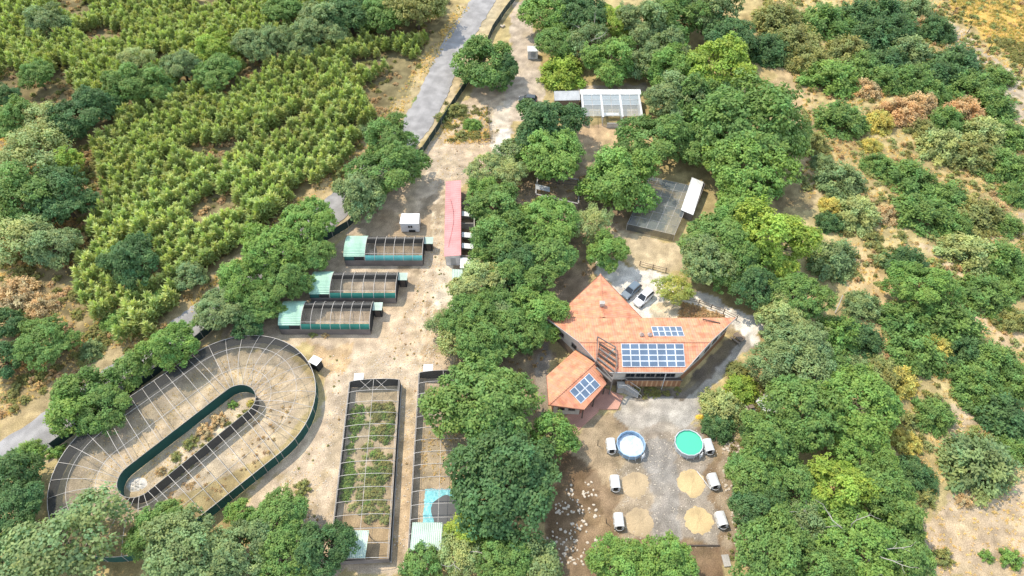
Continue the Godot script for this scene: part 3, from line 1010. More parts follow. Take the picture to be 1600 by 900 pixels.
func oval_pen() -> void:
	var A := Vector2(-53.0, -41.9)
	var B := Vector2(-42.4, -53.0)
	var A2 := Vector2(-52.9, -40.5)
	var B2 := Vector2(-42.0, -53.1)
	var r := 12.2
	var r2 := 2.75
	var o := thing("oval_aviary", "big oval racetrack-shaped aviary with radial hoops and dark green shade-cloth walls", "aviary", Vector3(-47.7, 0, -47.5))
	var ox := o.position
	var w := 2.1
	for side in 2:
		var b := MB.new(ox)
		var b2 := MB.new(ox)
		for k in 120:
			var u0 := k / 30.0
			var u1 := (k + 1) / 30.0
			var R := r if side == 0 else r2
			var p := stadium(A if side == 0 else A2, B if side == 0 else B2, R, u0)
			var q := stadium(A if side == 0 else A2, B if side == 0 else B2, R, u1)
			var pi_ := stadium(A if side == 0 else A2, B if side == 0 else B2, R - 0.05, u0)
			var qi := stadium(A if side == 0 else A2, B if side == 0 else B2, R - 0.05, u1)
			var top := w + 0.05 * noise_fine.get_noise_2d(k * 9.0, side * 50.0)
			b.quad(Vector3(p.x, 0, p.y), Vector3(q.x, 0, q.y), Vector3(q.x, top, q.y), Vector3(p.x, top, p.y))
			b2.quad(Vector3(qi.x, 0, qi.y), Vector3(pi_.x, 0, pi_.y), Vector3(pi_.x, top, pi_.y), Vector3(qi.x, top, qi.y))
		part("outer_cloth" if side == 0 else "island_cloth", b.mesh(), M.shade_green if side == 0 else M.shade_black, o)
		part("inner_lining" if side == 0 else "island_lining", b2.mesh(), M.shade_black if side == 0 else M.shade_green, o)
		var pts := []
		for k in 121:
			var p := stadium(A if side == 0 else A2, B if side == 0 else B2, (r if side == 0 else r2) + 0.02, k / 30.0)
			pts.append(Vector3(p.x, w + 0.04, p.y))
		b = MB.new(ox)
		b.tube(pts, 0.05, 0.05, 6)
		part("top_rail", b.mesh(), M.steel if side == 0 else M.concrete, o)
	var us := []
	for k in 8: us.append((k + 0.5) / 8.0)
	for k in 15: us.append(1.0 + k / 14.0)
	for k in 8: us.append(2.0 + (k + 0.5) / 8.0)
	for k in 15: us.append(3.0 + k / 14.0)
	for u: float in us:
		var p := stadium(A, B, r, u)
		var q := stadium(A2, B2, r2, u)
		var pts := []
		for k in 13:
			var t := k / 12.0
			var e := p.lerp(q, t)
			pts.append(Vector3(e.x, w + 0.05 + 0.95 * sin(PI * t), e.y))
		var b := MB.new(ox)
		b.tube(pts, 0.04, 0.04, 5)
		part("hoop", b.mesh(), M.steel, o)
		b = MB.new(ox)
		b.tube([Vector3(p.x, 0, p.y), Vector3(p.x, w, p.y)], 0.045, 0.045, 6)
		part("post", b.mesh(), M.steel, o)
	for t in [0.30, 0.72]:
		var pts := []
		for k in 121:
			var u := k / 30.0
			var e := stadium(A, B, r, u).lerp(stadium(A2, B2, r2, u), t)
			pts.append(Vector3(e.x, w + 0.05 + 0.95 * sin(PI * t), e.y))
		var b := MB.new(ox)
		b.tube(pts, 0.034, 0.034, 5)
		part("ring_purlin", b.mesh(), M.steel, o)
	var nb := MB.new(ox)
	for k in 120:
		for j in 8:
			var quad := []
			for e in [[0, 0], [1, 0], [1, 1], [0, 1]]:
				var u: float = (k + e[0]) / 30.0
				var t: float = (j + e[1]) / 8.0
				var s := stadium(A, B, r, u).lerp(stadium(A2, B2, r2, u), t)
				quad.append(Vector3(s.x, w + 0.94 * sin(PI * t), s.y))
			nb.quad(quad[0], quad[1], quad[2], quad[3])
	part("netting", nb.mesh(), M.net_top, o)
	var sb := MB.new(ox)   # a strip of shade net over the outer bays on the road side
	for k in 70:
		for j in 3:
			var quad := []
			for e in [[0, 0], [1, 0], [1, 1], [0, 1]]:
				var u: float = 3.3 + (k + e[0]) / 70.0 * 2.2
				var t: float = (j + e[1]) / 3.0 * 0.34
				var s := stadium(A, B, r, u).lerp(stadium(A2, B2, r2, u), t)
				quad.append(Vector3(s.x, w + 0.92 * sin(PI * t) - 0.03, s.y))
			sb.quad(quad[0], quad[1], quad[2], quad[3])
	part("shade_net", sb.mesh(), M.net_shade, o)
	var c := MB.new(ox)
	c.box(Vector3(-31.4, 1.0, -60.4), Vector3(1.4, 2.0, 1.2), Basis(Vector3.UP, -0.5))
	part("lobby", c.mesh(), M.shade_black, o)
	c = MB.new(ox)
	c.box(Vector3(-31.4, 2.05, -60.4), Vector3(1.7, 0.07, 1.45), Basis(Vector3.UP, -0.5))
	part("lobby_roof", c.mesh(), M.white_sheet, o)

# ---------------------------------------------------------------- house
func wall_run(b: MB, p: Vector2, q: Vector2, y0: float, yp: float, yq: float, thick := 0.2) -> void:
	var d := (q - p).normalized()
	var nn := Vector2(-d.y, d.x) * thick * 0.5
	var c := [p + nn, q + nn, q - nn, p - nn]
	var lo := []
	var hi := []
	for k in 4:
		var top := yp if k == 0 or k == 3 else yq
		lo.append(Vector3(c[k].x, y0, c[k].y))
		hi.append(Vector3(c[k].x, top, c[k].y))
	for k in 4:
		var j := (k + 1) % 4
		b.quad(lo[k], lo[j], hi[j], hi[k])
	b.quad(hi[0], hi[1], hi[2], hi[3])

func house_window(parent: Node3D, off: Vector3, p: Vector2, q: Vector2, t: float, wide: float, y0: float, y1: float, out_: float) -> void:
	var d := (q - p).normalized()
	var c := p.lerp(q, t)
	var nn := Vector2(-d.y, d.x) * out_
	var basis := Basis(Vector3(d.x, 0, d.y), Vector3.UP, Vector3(-d.y, 0, d.x))
	var at := Vector3(c.x + nn.x, (y0 + y1) * 0.5, c.y + nn.y)
	var f := MB.new(off)
	var h := y1 - y0
	for s in [-1.0, 1.0]:
		f.box(at + basis.x * s * wide * 0.5, Vector3(0.09, h + 0.09, 0.12), basis)
		f.box(at + basis.y * s * h * 0.5, Vector3(wide - 0.09, 0.09, 0.12), basis)
	f.box(at, Vector3(0.05, h - 0.09, 0.08), basis)
	var w := part("window", f.mesh(), M.old_timber, parent)
	var g := MB.new(off)
	g.box(at, Vector3(wide - 0.08, h - 0.08, 0.03), basis)
	part("pane", g.mesh(), M.window_dark, w)

func solar_array(o: Vector3, u: Vector3, v: Vector3, cols: int, rows: int, du: float, dv: float, label: String) -> void:
	var t := thing("solar_array", label, "solar panels", o, 0.0, "solar arrays on the tiled roofs")
	u = u.normalized()
	v = v.normalized()
	var n := v.cross(u).normalized()
	if n.y < 0.0: n = -n
	var basis := Basis(u, n, u.cross(n))
	for r in rows:
		for c in cols:
			var at := u * (c + 0.5) * du + v * (r + 0.5) * dv + n * 0.12
			var b := MB.new()
			var x := du - 0.02
			var y := dv - 0.02
			for s in [-1.0, 1.0]:
				b.box(at + u * s * (x * 0.5 - 0.035), Vector3(0.07, 0.05, y), basis)
				b.box(at + v * s * (y * 0.5 - 0.035), Vector3(x - 0.14, 0.05, 0.07), basis)
			var f := part("panel", b.mesh(), M.panel_frame, t)
			b = MB.new()
			b.box(at - n * 0.004, Vector3(x - 0.13, 0.03, y - 0.13), basis)
			part("cell", b.mesh(), M.panel_cell, f)
	for r in 2:   # the rails that carry the panels
		var b := MB.new()
		var p := v * (0.25 + 0.5 * r) * rows * dv + n * 0.05
		b.bar(p, p + u * cols * du, 0.06, 0.08, n)
		part("rail", b.mesh(), M.steel, t)

func ridge_tiles(parent: Node3D, off: Vector3, p: Vector3, q: Vector3) -> void:
	var b := MB.new(off)
	var n := int((q - p).length() / 0.45)
	for k in n:
		var a := p.lerp(q, k / float(n))
		var c := p.lerp(q, (k + 1.08) / float(n))
		b.tube([a - Vector3(0, 0.05, 0), c - Vector3(0, 0.02, 0)], 0.13, 0.16, 7)
	part("ridge_cap", b.mesh(), M.tiles, parent)

func main_house() -> void:
	var at := Vector3(20, 0, -62)
	var o := thing("farmhouse", "large farmhouse with long skewed tiled roof and diagonal end walls, beside the parked cars", "house", at)
	var e := 4.2
	var es := 4.55
	var top := 6.0
	var RW := Vector3(10.4, top, -61.2)
	var RE := Vector3(30.9, top, -61.2)
	var NE := Vector3(36.7, e, -67.3)
	var NW := Vector3(5.6, e, -67.2)
	var SE := Vector3(26.35, es, -56.65)
	var SW := Vector3(14.3, es, -56.75)
	var b := MB.new(at)
	b.slab([RW, RE, NE, NW], Vector3.RIGHT, 0.16)
	part("roof_slope", b.mesh(), M.tiles, o, Vector3.ZERO, "rear slope with the smaller solar array")
	b = MB.new(at)
	b.slab([SW, SE, RE, RW], Vector3.RIGHT, 0.16)
	part("roof_slope", b.mesh(), M.tiles, o, Vector3.ZERO, "front slope with the larger solar array")
	ridge_tiles(o, at, RW, RE)
	for pair in [[RE, NE], [SE, RE], [SW, RW], [RW, NW]]:
		b = MB.new(at)
		b.bar(pair[0] - Vector3(0, 0.06, 0), pair[1] - Vector3(0, 0.06, 0), 0.10, 0.26)
		part("verge_board", b.mesh(), M.gutter, o)
	b = MB.new(at)
	b.box(Vector3(20.3, es - 0.12, -56.62), Vector3(11.9, 0.16, 0.20))
	part("gutter", b.mesh(), M.gutter, o)
	# walls: brick foot, plastered upper floor
	var wr := Vector2(11.1, -61.2)
	var er := Vector2(30.3, -61.2)
	var ne := Vector2(35.4, -66.6)
	var nw := Vector2(6.9, -66.5)
	var se := Vector2(25.8, -57.2)
	var sw := Vector2(15.0, -57.2)
	var runs := [[ne, er, e, top - 0.2, "plank"], [er, se, top - 0.2, es - 0.05, "plank"], [sw, wr, es - 0.05, top - 0.2, "timber"], [wr, nw, top - 0.2, e, "timber"], [nw, ne, e, e, "brick_red"], [se, sw, es - 0.1, es - 0.1, "timber"]]
	for r in runs:
		var p: Vector2 = r[0]
		var q: Vector2 = r[1]
		b = MB.new(at)
		wall_run(b, p, q, 1.75, r[2], r[3], 0.24)
		part("wall", b.mesh(), M.render, o)
		b = MB.new(at)
		wall_run(b, p, q, -0.1, 1.75, 1.75, 0.3)
		part("wall_foot", b.mesh(), M[r[4]], o)
	for t in [0.2, 0.55, 0.85]:
		house_window(o, at, ne, er, t, 1.3, 2.6, 3.7, -0.13)
	for t in [0.3, 0.75]:
		house_window(o, at, er, se, t, 1.3, 2.7, 3.9, -0.13)
	for t in [0.25, 0.7]:
		house_window(o, at, wr, nw, t, 1.1, 2.5, 3.6, -0.13)
	# front: window band above a balcony faced with upright planks
	for k in 5:
		house_window(o, at, Vector2(25.4, -57.2), Vector2(17.6, -57.2), (k + 0.5) / 5.0, 1.4, 2.5, 4.0, -0.12)
	b = MB.new(at)
	b.box(Vector3(22.0, 2.05, -56.85), Vector3(8.9, 0.10, 0.75))
	part("balcony_floor", b.mesh(), M.dark_timber, o)
	for k in 34:
		b = MB.new(at)
		b.box(Vector3(17.75 + k * 0.257, 1.62 + rng.randf_range(-0.03, 0.03), -56.42 + (0.02 if k % 2 else 0.0)), Vector3(0.235, 1.75, 0.035))
		part("plank", b.mesh(), M.plank if k % 3 != 1 else M.pale_plank, o)
	b = MB.new(at)
	b.box(Vector3(22.1, 2.53, -56.42), Vector3(8.9, 0.06, 0.10))
	part("handrail", b.mesh(), M.old_timber, o)
	b = MB.new(at)
	b.tube([Vector3(23.6, 0.1, -56.3), Vector3(23.6, es - 0.1, -56.45)], 0.06, 0.06, 6)
	part("downpipe", b.mesh(), M.white_paint, o)
	for x in [20.4, 21.7]:   # round roof vents
		b = MB.new(at)
		var y := top - 0.3 * 1.6
		b.tube([Vector3(x, y - 0.3, -62.8), Vector3(x, y + 0.35, -62.8)], 0.24, 0.24, 10)
		var v := part("roof_vent", b.mesh(), M.white_paint, o)
		b = MB.new(at)
		b.tube([Vector3(x, y + 0.35, -62.8), Vector3(x, y + 0.5, -62.8), Vector3(x, y + 0.66, -62.8)], 0.40, 0.06, 12)
		part("cap", b.mesh(), M.render if x < 21.0 else M.white_paint, v)
	b = MB.new(at)
	b.bar(Vector3(30.9, 4.75, -66.6), Vector3(33.6, 4.75, -65.8), 0.14, 0.14)
	b.bar(Vector3(31.0, 4.3, -66.6), Vector3(31.0, 4.75, -66.6), 0.08, 0.08)
	b.bar(Vector3(33.5, 4.6, -65.8), Vector3(33.5, 4.75, -65.8), 0.08, 0.08)
	part("ridge_pole", b.mesh(), M.dark_timber, o)
	solar_array(Vector3(16.95, 5.93 - 0.0, -60.95), Vector3(1, 0, 0), Vector3(0, -1.45, 4.45), 7, 4, 1.385, 0.93, "large solar array of seven by four panels on the farmhouse's front slope")
	solar_array(Vector3(22.3, 5.93 - 1.13, -64.95), Vector3(1, 0, 0), Vector3(0, 1.8, 6.1), 5, 2, 0.98, 1.24, "small solar array of five by two panels beside the white roof vents")

func peaked_wing() -> void:
	var at := Vector3(15, 0, -70)
	var o := thing("peaked_wing", "peaked tiled wing with pointed tip and square chimney behind the farmhouse", "house", at)
	var tip := Vector3(15.2, 4.15, -76.6)
	var s := Vector3(15.0, 4.12, -67.45)
	var w0 := Vector3(9.15, 2.95, -70.6)
	var w1 := Vector3(9.1, 2.95, -67.4)
	var e0 := Vector3(21.5, 2.9, -68.2)
	var e1 := Vector3(21.75, 2.85, -67.4)
	var b := MB.new(at)
	b.slab([w1, s, tip, w0], Vector3(0, 0, -1), 0.14)
	part("roof_slope", b.mesh(), M.tiles, o)
	b = MB.new(at)
	b.slab([s, e1, e0, tip], Vector3(0, 0, 1), 0.14)
	part("roof_slope", b.mesh(), M.tiles, o)
	ridge_tiles(o, at, s, tip)
	for pair in [[w0, tip], [tip, e0]]:
		b = MB.new(at)
		b.bar(pair[0] - Vector3(0, 0.06, 0), pair[1] - Vector3(0, 0.06, 0), 0.08, 0.22)
		part("verge_board", b.mesh(), M.brick_red, o)
	var c := [Vector2(9.7, -67.3), Vector2(9.7, -70.4), Vector2(15.2, -75.6), Vector2(20.7, -68.1), Vector2(20.7, -67.3)]
	var tops := [2.8, 2.8, 3.85, 2.8, 2.8]
	for k in 4:
		b = MB.new(at)
		wall_run(b, c[k], c[k + 1], -0.1, tops[k], tops[k + 1], 0.24)
		part("wall", b.mesh(), M.render if k != 3 else M.brick_red, o)
	house_window(o, at, c[2], c[3], 0.35, 1.2, 1.1, 2.2, -0.13)
	b = MB.new(at)
	b.box(Vector3(14.9, 4.35, -69.9), Vector3(0.75, 0.95, 0.55))
	var ch := part("chimney", b.mesh(), M.render, o)
	b = MB.new(at)
	b.box(Vector3(14.9, 4.86, -69.9), Vector3(0.9, 0.07, 0.7))
	part("cap", b.mesh(), M.concrete, ch)

func side_house() -> void:
	var at := Vector3(9.5, 0, -56)
	var o := thing("side_house", "smaller tiled house with one diagonal solar array, at the farmhouse's front left corner", "house", at)
	var R1 := Vector3(12.9, 4.2, -58.6)
	var R2 := Vector3(5.45, 4.2, -51.15)
	var A := Vector3(10.1, 2.9, -61.8)
	var B := Vector3(5.35, 2.9, -57.0)
	var C := Vector3(14.55, 3.05, -55.5)
	var D := Vector3(10.8, 3.05, -51.0)
	var ridge := R2 - R1
	var b := MB.new(at)
	b.slab([A, B, R2, R1], ridge, 0.14)
	part("roof_slope", b.mesh(), M.tiles, o)
	b = MB.new(at)
	b.slab([R1, R2, D, C], ridge, 0.14)
	part("roof_slope", b.mesh(), M.tiles, o, Vector3.ZERO, "slope that carries the diagonal solar array")
	ridge_tiles(o, at, R1, R2)
	for pair in [[B, R2], [R2, D], [A, R1], [R1, C]]:
		b = MB.new(at)
		b.bar(pair[0] - Vector3(0, 0.07, 0), pair[1] - Vector3(0, 0.07, 0), 0.08, 0.2)
		part("verge_board", b.mesh(), M.brick_red, o)
	var c := [Vector2(10.3, -60.9), Vector2(6.0, -56.6), Vector2(6.3, -52.1), Vector2(10.3, -51.9), Vector2(13.7, -55.3), Vector2(12.6, -58.4)]
	var tops := [2.85, 2.85, 3.85, 3.0, 3.0, 3.9]
	for k in 6:
		b = MB.new(at)
		wall_run(b, c[k], c[(k + 1) % 6], -0.1, tops[k], tops[(k + 1) % 6], 0.22)
		part("wall", b.mesh(), M.render if k == 2 else M.brick_red, o)
	for t in [0.3, 0.7]:
		house_window(o, at, c[2], c[3], t, 1.0, 1.3, 2.4, 0.11)
	for t in [0.3, 0.7]:
		house_window(o, at, c[3], c[4], t, 1.3, 0.9, 2.2, 0.11)
	for p in [Vector2(10.7, -51.2), Vector2(14.3, -55.4), Vector2(12.5, -53.2)]:
		b = MB.new(at)
		b.box(Vector3(p.x, 1.45, p.y), Vector3(0.16, 2.9, 0.16))
		part("porch_post", b.mesh(), M.dark_timber, o)
	var u := ridge.normalized()
	var v := (C - R1) - u * (C - R1).dot(u)
	var from := R1 + u * 2.05 + v.normalized() * 0.55
	solar_array(from, u, v, 4, 2, 1.13, 1.27, "diagonal solar array of four by two panels on the smaller tiled house")

func stair_tower() -> void:
	var at := Vector3(14.6, 0, -58.6)
	var o := thing("timber_pergola", "weathered dark timber pergola and stair frame between the two tiled roofs", "pergola", at)
	var b := MB.new(at)
	for p in [Vector3(13.3, 6.9, -61.6), Vector3(16.0, 6.3, -60.1), Vector3(13.0, 5.3, -58.2), Vector3(15.3, 4.4, -55.4), Vector3(16.1, 5.2, -57.6)]:
		b = MB.new(at)
		b.bar(Vector3(p.x, 0.0, p.z), p, 0.2, 0.2)
		part("post", b.mesh(), M.old_timber, o)
	b = MB.new(at)
	b.slab([Vector3(14.0, 5.7, -60.6), Vector3(14.2, 5.1, -58.4), Vector3(15.9, 5.0, -58.4), Vector3(15.9, 5.7, -60.2)], Vector3.RIGHT, 0.12)
	part("deck", b.mesh(), M.concrete, o)
	for k in 6:
		var f := k / 5.0
		var p := Vector3(lerpf(13.5, 12.9, f), lerpf(6.5, 5.0, f), lerpf(-60.6, -57.2, f))
		var q := Vector3(lerpf(16.2, 15.2, f), lerpf(5.7, 4.0, f), lerpf(-58.9, -55.3, f))
		b = MB.new(at)
		b.bar(p, q, 0.24, 0.24)
		part("beam", b.mesh(), M.old_timber if k % 2 else M.dark_timber, o)
	for pair in [[Vector3(13.3, 6.9, -61.6), Vector3(16.0, 6.3, -60.1)], [Vector3(13.3, 6.9, -61.6), Vector3(13.0, 5.3, -58.2)], [Vector3(16.0, 6.3, -60.1), Vector3(16.1, 5.2, -57.6)], [Vector3(13.0, 5.3, -58.2), Vector3(15.3, 4.4, -55.4)], [Vector3(16.1, 5.2, -57.6), Vector3(15.3, 4.4, -55.4)]]:
		b = MB.new(at)
		b.bar(pair[0], pair[1], 0.12, 0.18)
		part("rail", b.mesh(), M.old_timber, o)

func front_steps() -> void:
	var at := Vector3(17.5, 0, -55.8)
	var o := thing("grey_steps", "pale grey outdoor steps with handrails below the timber pergola", "steps", at)
	var b := MB.new(at)
	b.box(Vector3(17.1, 0.8, -56.2), Vector3(1.3, 1.6, 1.2))
	part("landing", b.mesh(), M.concrete, o)
	for k in 7:
		b = MB.new(at)
		var h := 1.4 - k * 0.2
		b.box(Vector3(17.9 + k * 0.3, h * 0.5, -56.0 + k * 0.12), Vector3(0.34, h, 1.1), Basis(Vector3.UP, -0.38))
		part("step", b.mesh(), M.concrete, o)
	for s in [-0.6, 0.6]:
		b = MB.new(at)
		b.tube([Vector3(16.6, 2.5, -56.2 + s), Vector3(17.7, 2.5, -56.1 + s), Vector3(20.1, 1.0, -55.2 + s), Vector3(20.1, 0.0, -55.2 + s)], 0.05, 0.05, 6)
		part("handrail", b.mesh(), M.steel, o)
		for k in 3:
			b = MB.new(at)
			var x := 17.2 + k * 0.95
			b.tube([Vector3(x, 0.2, -56.25 + s + k * 0.36), Vector3(x, 2.5 - k * 0.55, -56.25 + s + k * 0.36)], 0.03, 0.03, 5)
			part("baluster", b.mesh(), M.steel, o)

# ---------------------------------------------------------------- sheds and pens
func red_shed() -> void:
	var at := Vector3(-11.2, 0, -92)
	var o := thing("red_roof_shed", "long narrow shed under a pinkish red corrugated roof with a loose cable", "shed", at)
	var b := MB.new(at)
	b.corrugated([Vector3(-12.15, 2.55, -82.1), Vector3(-13.05, 2.55, -101.8)], Vector3(3.05, 0.35, 0.0), 0.56, 0.05)
	part("roof_sheet", b.mesh(), M.red_sheet, o)
	for r in [[Vector2(-12.75, -101.6), Vector2(-11.9, -82.4), 2.5, 2.5, "render"], [Vector2(-11.9, -82.4), Vector2(-9.3, -82.4), 2.5, 2.8, "white_paint"], [Vector2(-9.3, -82.4), Vector2(-10.2, -101.6), 2.8, 2.8, "concrete"], [Vector2(-10.2, -101.6), Vector2(-12.75, -101.6), 2.8, 2.5, "render"]]:
		b = MB.new(at)
		wall_run(b, r[0], r[1], -0.1, r[2], r[3], 0.18)
		part("wall", b.mesh(), M[r[4]], o)
	b = MB.new(at)
	var pts := []
	for k in 16:
		var f := k / 15.0
		pts.append(Vector3(-11.75 + 0.55 * sin(f * PI * 1.3) + 0.75 * f, 2.82 + 0.02 * sin(k * 2.0), lerpf(-96.5, -84.2, f)))
	b.tube(pts, 0.024, 0.024, 5)
	part("cable", b.mesh(), M.rubber, o)
	b = MB.new(at)
	b.box(Vector3(-10.6, 0.95, -82.28), Vector3(0.9, 1.9, 0.05))
	part("door", b.mesh(), M.grey_sheet, o)

func block_pens() -> void:
	var at := Vector3(-8.1, 0, -90)
	var o := thing("block_pens", "row of pale block-walled pens along the red-roofed shed", "pens", at)
	var b := MB.new(at)
	wall_run(b, Vector2(-7.4, -97.0), Vector2(-6.7, -82.8), 0.0, 1.4, 1.4, 0.18)
	part("front_wall", b.mesh(), M.concrete, o)
	for k in 6:
		b = MB.new(at)
		var z := -97.0 + k * 2.75
		wall_run(b, Vector2(-9.9 + 0.06 * k * 2, z), Vector2(-7.4 + 0.05 * k * 2, z), 0.0, 1.45, 1.45, 0.16)
		part("partition", b.mesh(), M.concrete, o)
	for k in [1, 3, 4]:
		b = MB.new(at)
		var z: float = -97.0 + k * 2.75
		b.corrugated([Vector3(-9.65 + 0.12 * k, 1.85, z + 1.2), Vector3(-7.45 + 0.1 * k, 1.6, z + 1.2)], Vector3(0, 0, -1.25), 0.25, 0.02)
		part("cover_sheet", b.mesh(), M.white_sheet, o)

func lean_roof(called: String, label: String, category: String, pts: Array, m: String, wall: String, ribs: Vector3) -> void:
	var at := Vector3.ZERO
	for p: Vector3 in pts:
		at += p / 4.0
	at.y = 0
	var o := thing(called, label, category, at)
	var b := MB.new(at)
	b.corrugated([pts[0], pts[1]], pts[3] - pts[0], 0.28, 0.03)
	part("roof_sheet", b.mesh(), M[m], o)
	for k in 4:
		var p: Vector3 = pts[k].lerp(Vector3(at.x, pts[k].y, at.z), 0.06)
		var q: Vector3 = pts[(k + 1) % 4].lerp(Vector3(at.x, pts[(k + 1) % 4].y, at.z), 0.06)
		b = MB.new(at)
		wall_run(b, Vector2(p.x, p.z), Vector2(q.x, q.z), 0.0, p.y - 0.1, q.y - 0.1, 0.1)
		part("wall", b.mesh(), M[wall], o)

func white_cabin() -> void:
	var at := Vector3(-19.2, 0, -91.9)
	var o := thing("white_cabin", "small white portable cabin with a double window, above the tunnel aviaries", "cabin", at)
	var b := MB.new()
	b.box(Vector3(0, 1.15, 0), Vector3(3.4, 2.1, 2.7))
	part("body", b.mesh(), M.white_paint, o)
	b = MB.new()
	b.slab([Vector3(-1.8, 2.25, 1.35), Vector3(1.8, 2.25, 1.35), Vector3(1.75, 2.42, -0.1), Vector3(-1.75, 2.42, -0.1)], Vector3.RIGHT, 0.07)
	b.slab([Vector3(-1.75, 2.42, -0.1), Vector3(1.75, 2.42, -0.1), Vector3(1.7, 2.2, -1.45), Vector3(-1.7, 2.2, -1.45)], Vector3.RIGHT, 0.07)
	part("roof", b.mesh(), M.white_sheet, o)
	b = MB.new()
	b.box(Vector3(0.1, 1.5, 1.37), Vector3(0.95, 0.75, 0.06))
	var w := part("window", b.mesh(), M.white_paint, o)
	for s in [-0.22, 0.22]:
		b = MB.new()
		b.box(Vector3(0.1 + s, 1.5, 1.395), Vector3(0.36, 0.6, 0.04))
		part("pane", b.mesh(), M.window_dark, w)
	b = MB.new()
	b.box(Vector3(0.35, 0.35, 1.4), Vector3(1.2, 0.5, 0.12))
	part("tow_frame", b.mesh(), M.rubber, o)
	for s in [-1.0, 1.0]:
		b = MB.new()
		b.tube([Vector3(s * 1.5, 0.3, -0.15), Vector3(s * 1.72, 0.3, -0.15)], 0.3, 0.3, 12)
		part("wheel", b.mesh(), M.rubber, o)

func glazed_pens() -> void:
	var at := Vector3(21.6, 0, -127)
	var o := thing("glazed_pens", "row of glazed pens in white frames with a white back roof", "pens", at)
	var z0 := -129.9
	var z1 := -122.6
	var b := MB.new(at)
	b.corrugated([Vector3(15.2, 2.95, -129.7), Vector3(28.7, 2.95, -129.7)], Vector3(0, -0.2, -2.2), 0.3, 0.03)
	part("back_roof", b.mesh(), M.white_sheet, o)
	b = MB.new(at)
	wall_run(b, Vector2(15.3, -131.7), Vector2(28.6, -131.7), 0, 2.6, 2.6, 0.15)
	part("back_wall", b.mesh(), M.white_paint, o)
	b = MB.new(at)
	wall_run(b, Vector2(15.3, -129.8), Vector2(28.6, -129.8), 0, 2.7, 2.7, 0.08)
	part("inner_wall", b.mesh(), M.grey_sheet, o)
	for k in 4:
		var x := 15.5 + k * 4.2
		b = MB.new(at)
		b.bar(Vector3(x, 2.85, z0), Vector3(x, 2.3, z1), 0.42, 0.14)
		b.bar(Vector3(x, 0.0, z1), Vector3(x, 2.3, z1), 0.14, 0.14)
		b.bar(Vector3(x, 0.0, z0 + 3.0), Vector3(x, 2.5, z0 + 3.0), 0.12, 0.12)
		part("frame", b.mesh(), M.white_paint, o)
		b = MB.new(at)
		wall_run(b, Vector2(x, z0), Vector2(x, z1), 0.02, 2.75, 2.2, 0.05)
		part("partition", b.mesh(), M.glazing if k in [1, 2] else M.white_sheet, o)
	for k in 3:
		var x := 15.5 + k * 4.2
		for r in 4:
			for c in 2:
				b = MB.new(at)
				var xa := x + 0.15 + c * 1.97
				var za := z0 + 0.1 + r * 1.75
				b.slab([Vector3(xa, 2.83 - (za + 1.7 - z0) * 0.073, za + 1.7), Vector3(xa + 1.9, 2.83 - (za + 1.7 - z0) * 0.073, za + 1.7), Vector3(xa + 1.9, 2.83 - (za - z0) * 0.073, za), Vector3(xa, 2.83 - (za - z0) * 0.073, za)], Vector3.RIGHT, 0.02)
				part("pane", b.mesh(), M.glazing if r < 2 else M.net_pale, o)
		for f in [0.24, 0.48, 0.72]:
			b = MB.new(at)
			b.bar(Vector3(x, 2.86 - 0.55 * f, lerpf(z0, z1, f)), Vector3(x + 4.2, 2.86 - 0.55 * f, lerpf(z0, z1, f)), 0.08, 0.06)
			part("glazing_bar", b.mesh(), M.white_paint, o)
		b = MB.new(at)
		b.bar(Vector3(x + 2.1, 2.86, z0), Vector3(x + 2.1, 2.32, z1), 0.07, 0.06)
		part("glazing_bar", b.mesh(), M.steel, o)
	b = MB.new(at)
	b.box(Vector3(21.8, 1.05, -125.2), Vector3(3.3, 0.1, 0.9))
	part("shelf", b.mesh(), M.white_paint, o)
	b = MB.new(at)
	b.box(Vector3(22.2, 0.6, -121.9), Vector3(3.2, 1.2, 0.1))
	part("front_gate", b.mesh(), M.white_paint, o)

func grey_net_pen() -> void:
	var at := Vector3(28.4, 0, -95)
	var o := thing("flat_net_pen", "flat-topped pen under grey netting laid in a grid, above the parking area", "aviary", at)
	var c := [Vector3(21.65, 1.60, -91.11), Vector3(30.14, 1.60, -88.31), Vector3(36.10, 1.60, -101.30), Vector3(27.39, 1.60, -104.29)]
	var b := MB.new(at)
	b.slab(c, c[1] - c[0], 0.0)
	part("netting", b.mesh(), M.net_grey, o)
	for k in 4:
		b = MB.new(at)
		var p: Vector3 = c[k]
		var q: Vector3 = c[(k + 1) % 4]
		wall_run(b, Vector2(p.x, p.z), Vector2(q.x, q.z), 0, 1.55, 1.55, 0.05)
		part("side_netting", b.mesh(), M.net_side, o)
		b = MB.new(at)
		b.bar(Vector3(p.x, 0, p.z), p, 0.1, 0.1)
		part("post", b.mesh(), M.steel, o)
	for k in 6:
		b = MB.new(at)
		var f := k / 5.0
		b.bar(c[0].lerp(c[1], f) + Vector3(0, 0.04, 0), c[3].lerp(c[2], f) + Vector3(0, 0.04, 0), 0.045, 0.04)
		part("wire_beam", b.mesh(), M.steel, o)
	for k in 7:
		b = MB.new(at)
		var f := k / 6.0
		b.bar(c[0].lerp(c[3], f) + Vector3(0, 0.06, 0), c[1].lerp(c[2], f) + Vector3(0, 0.06, 0), 0.04, 0.04)
		part("wire_beam", b.mesh(), M.steel, o)

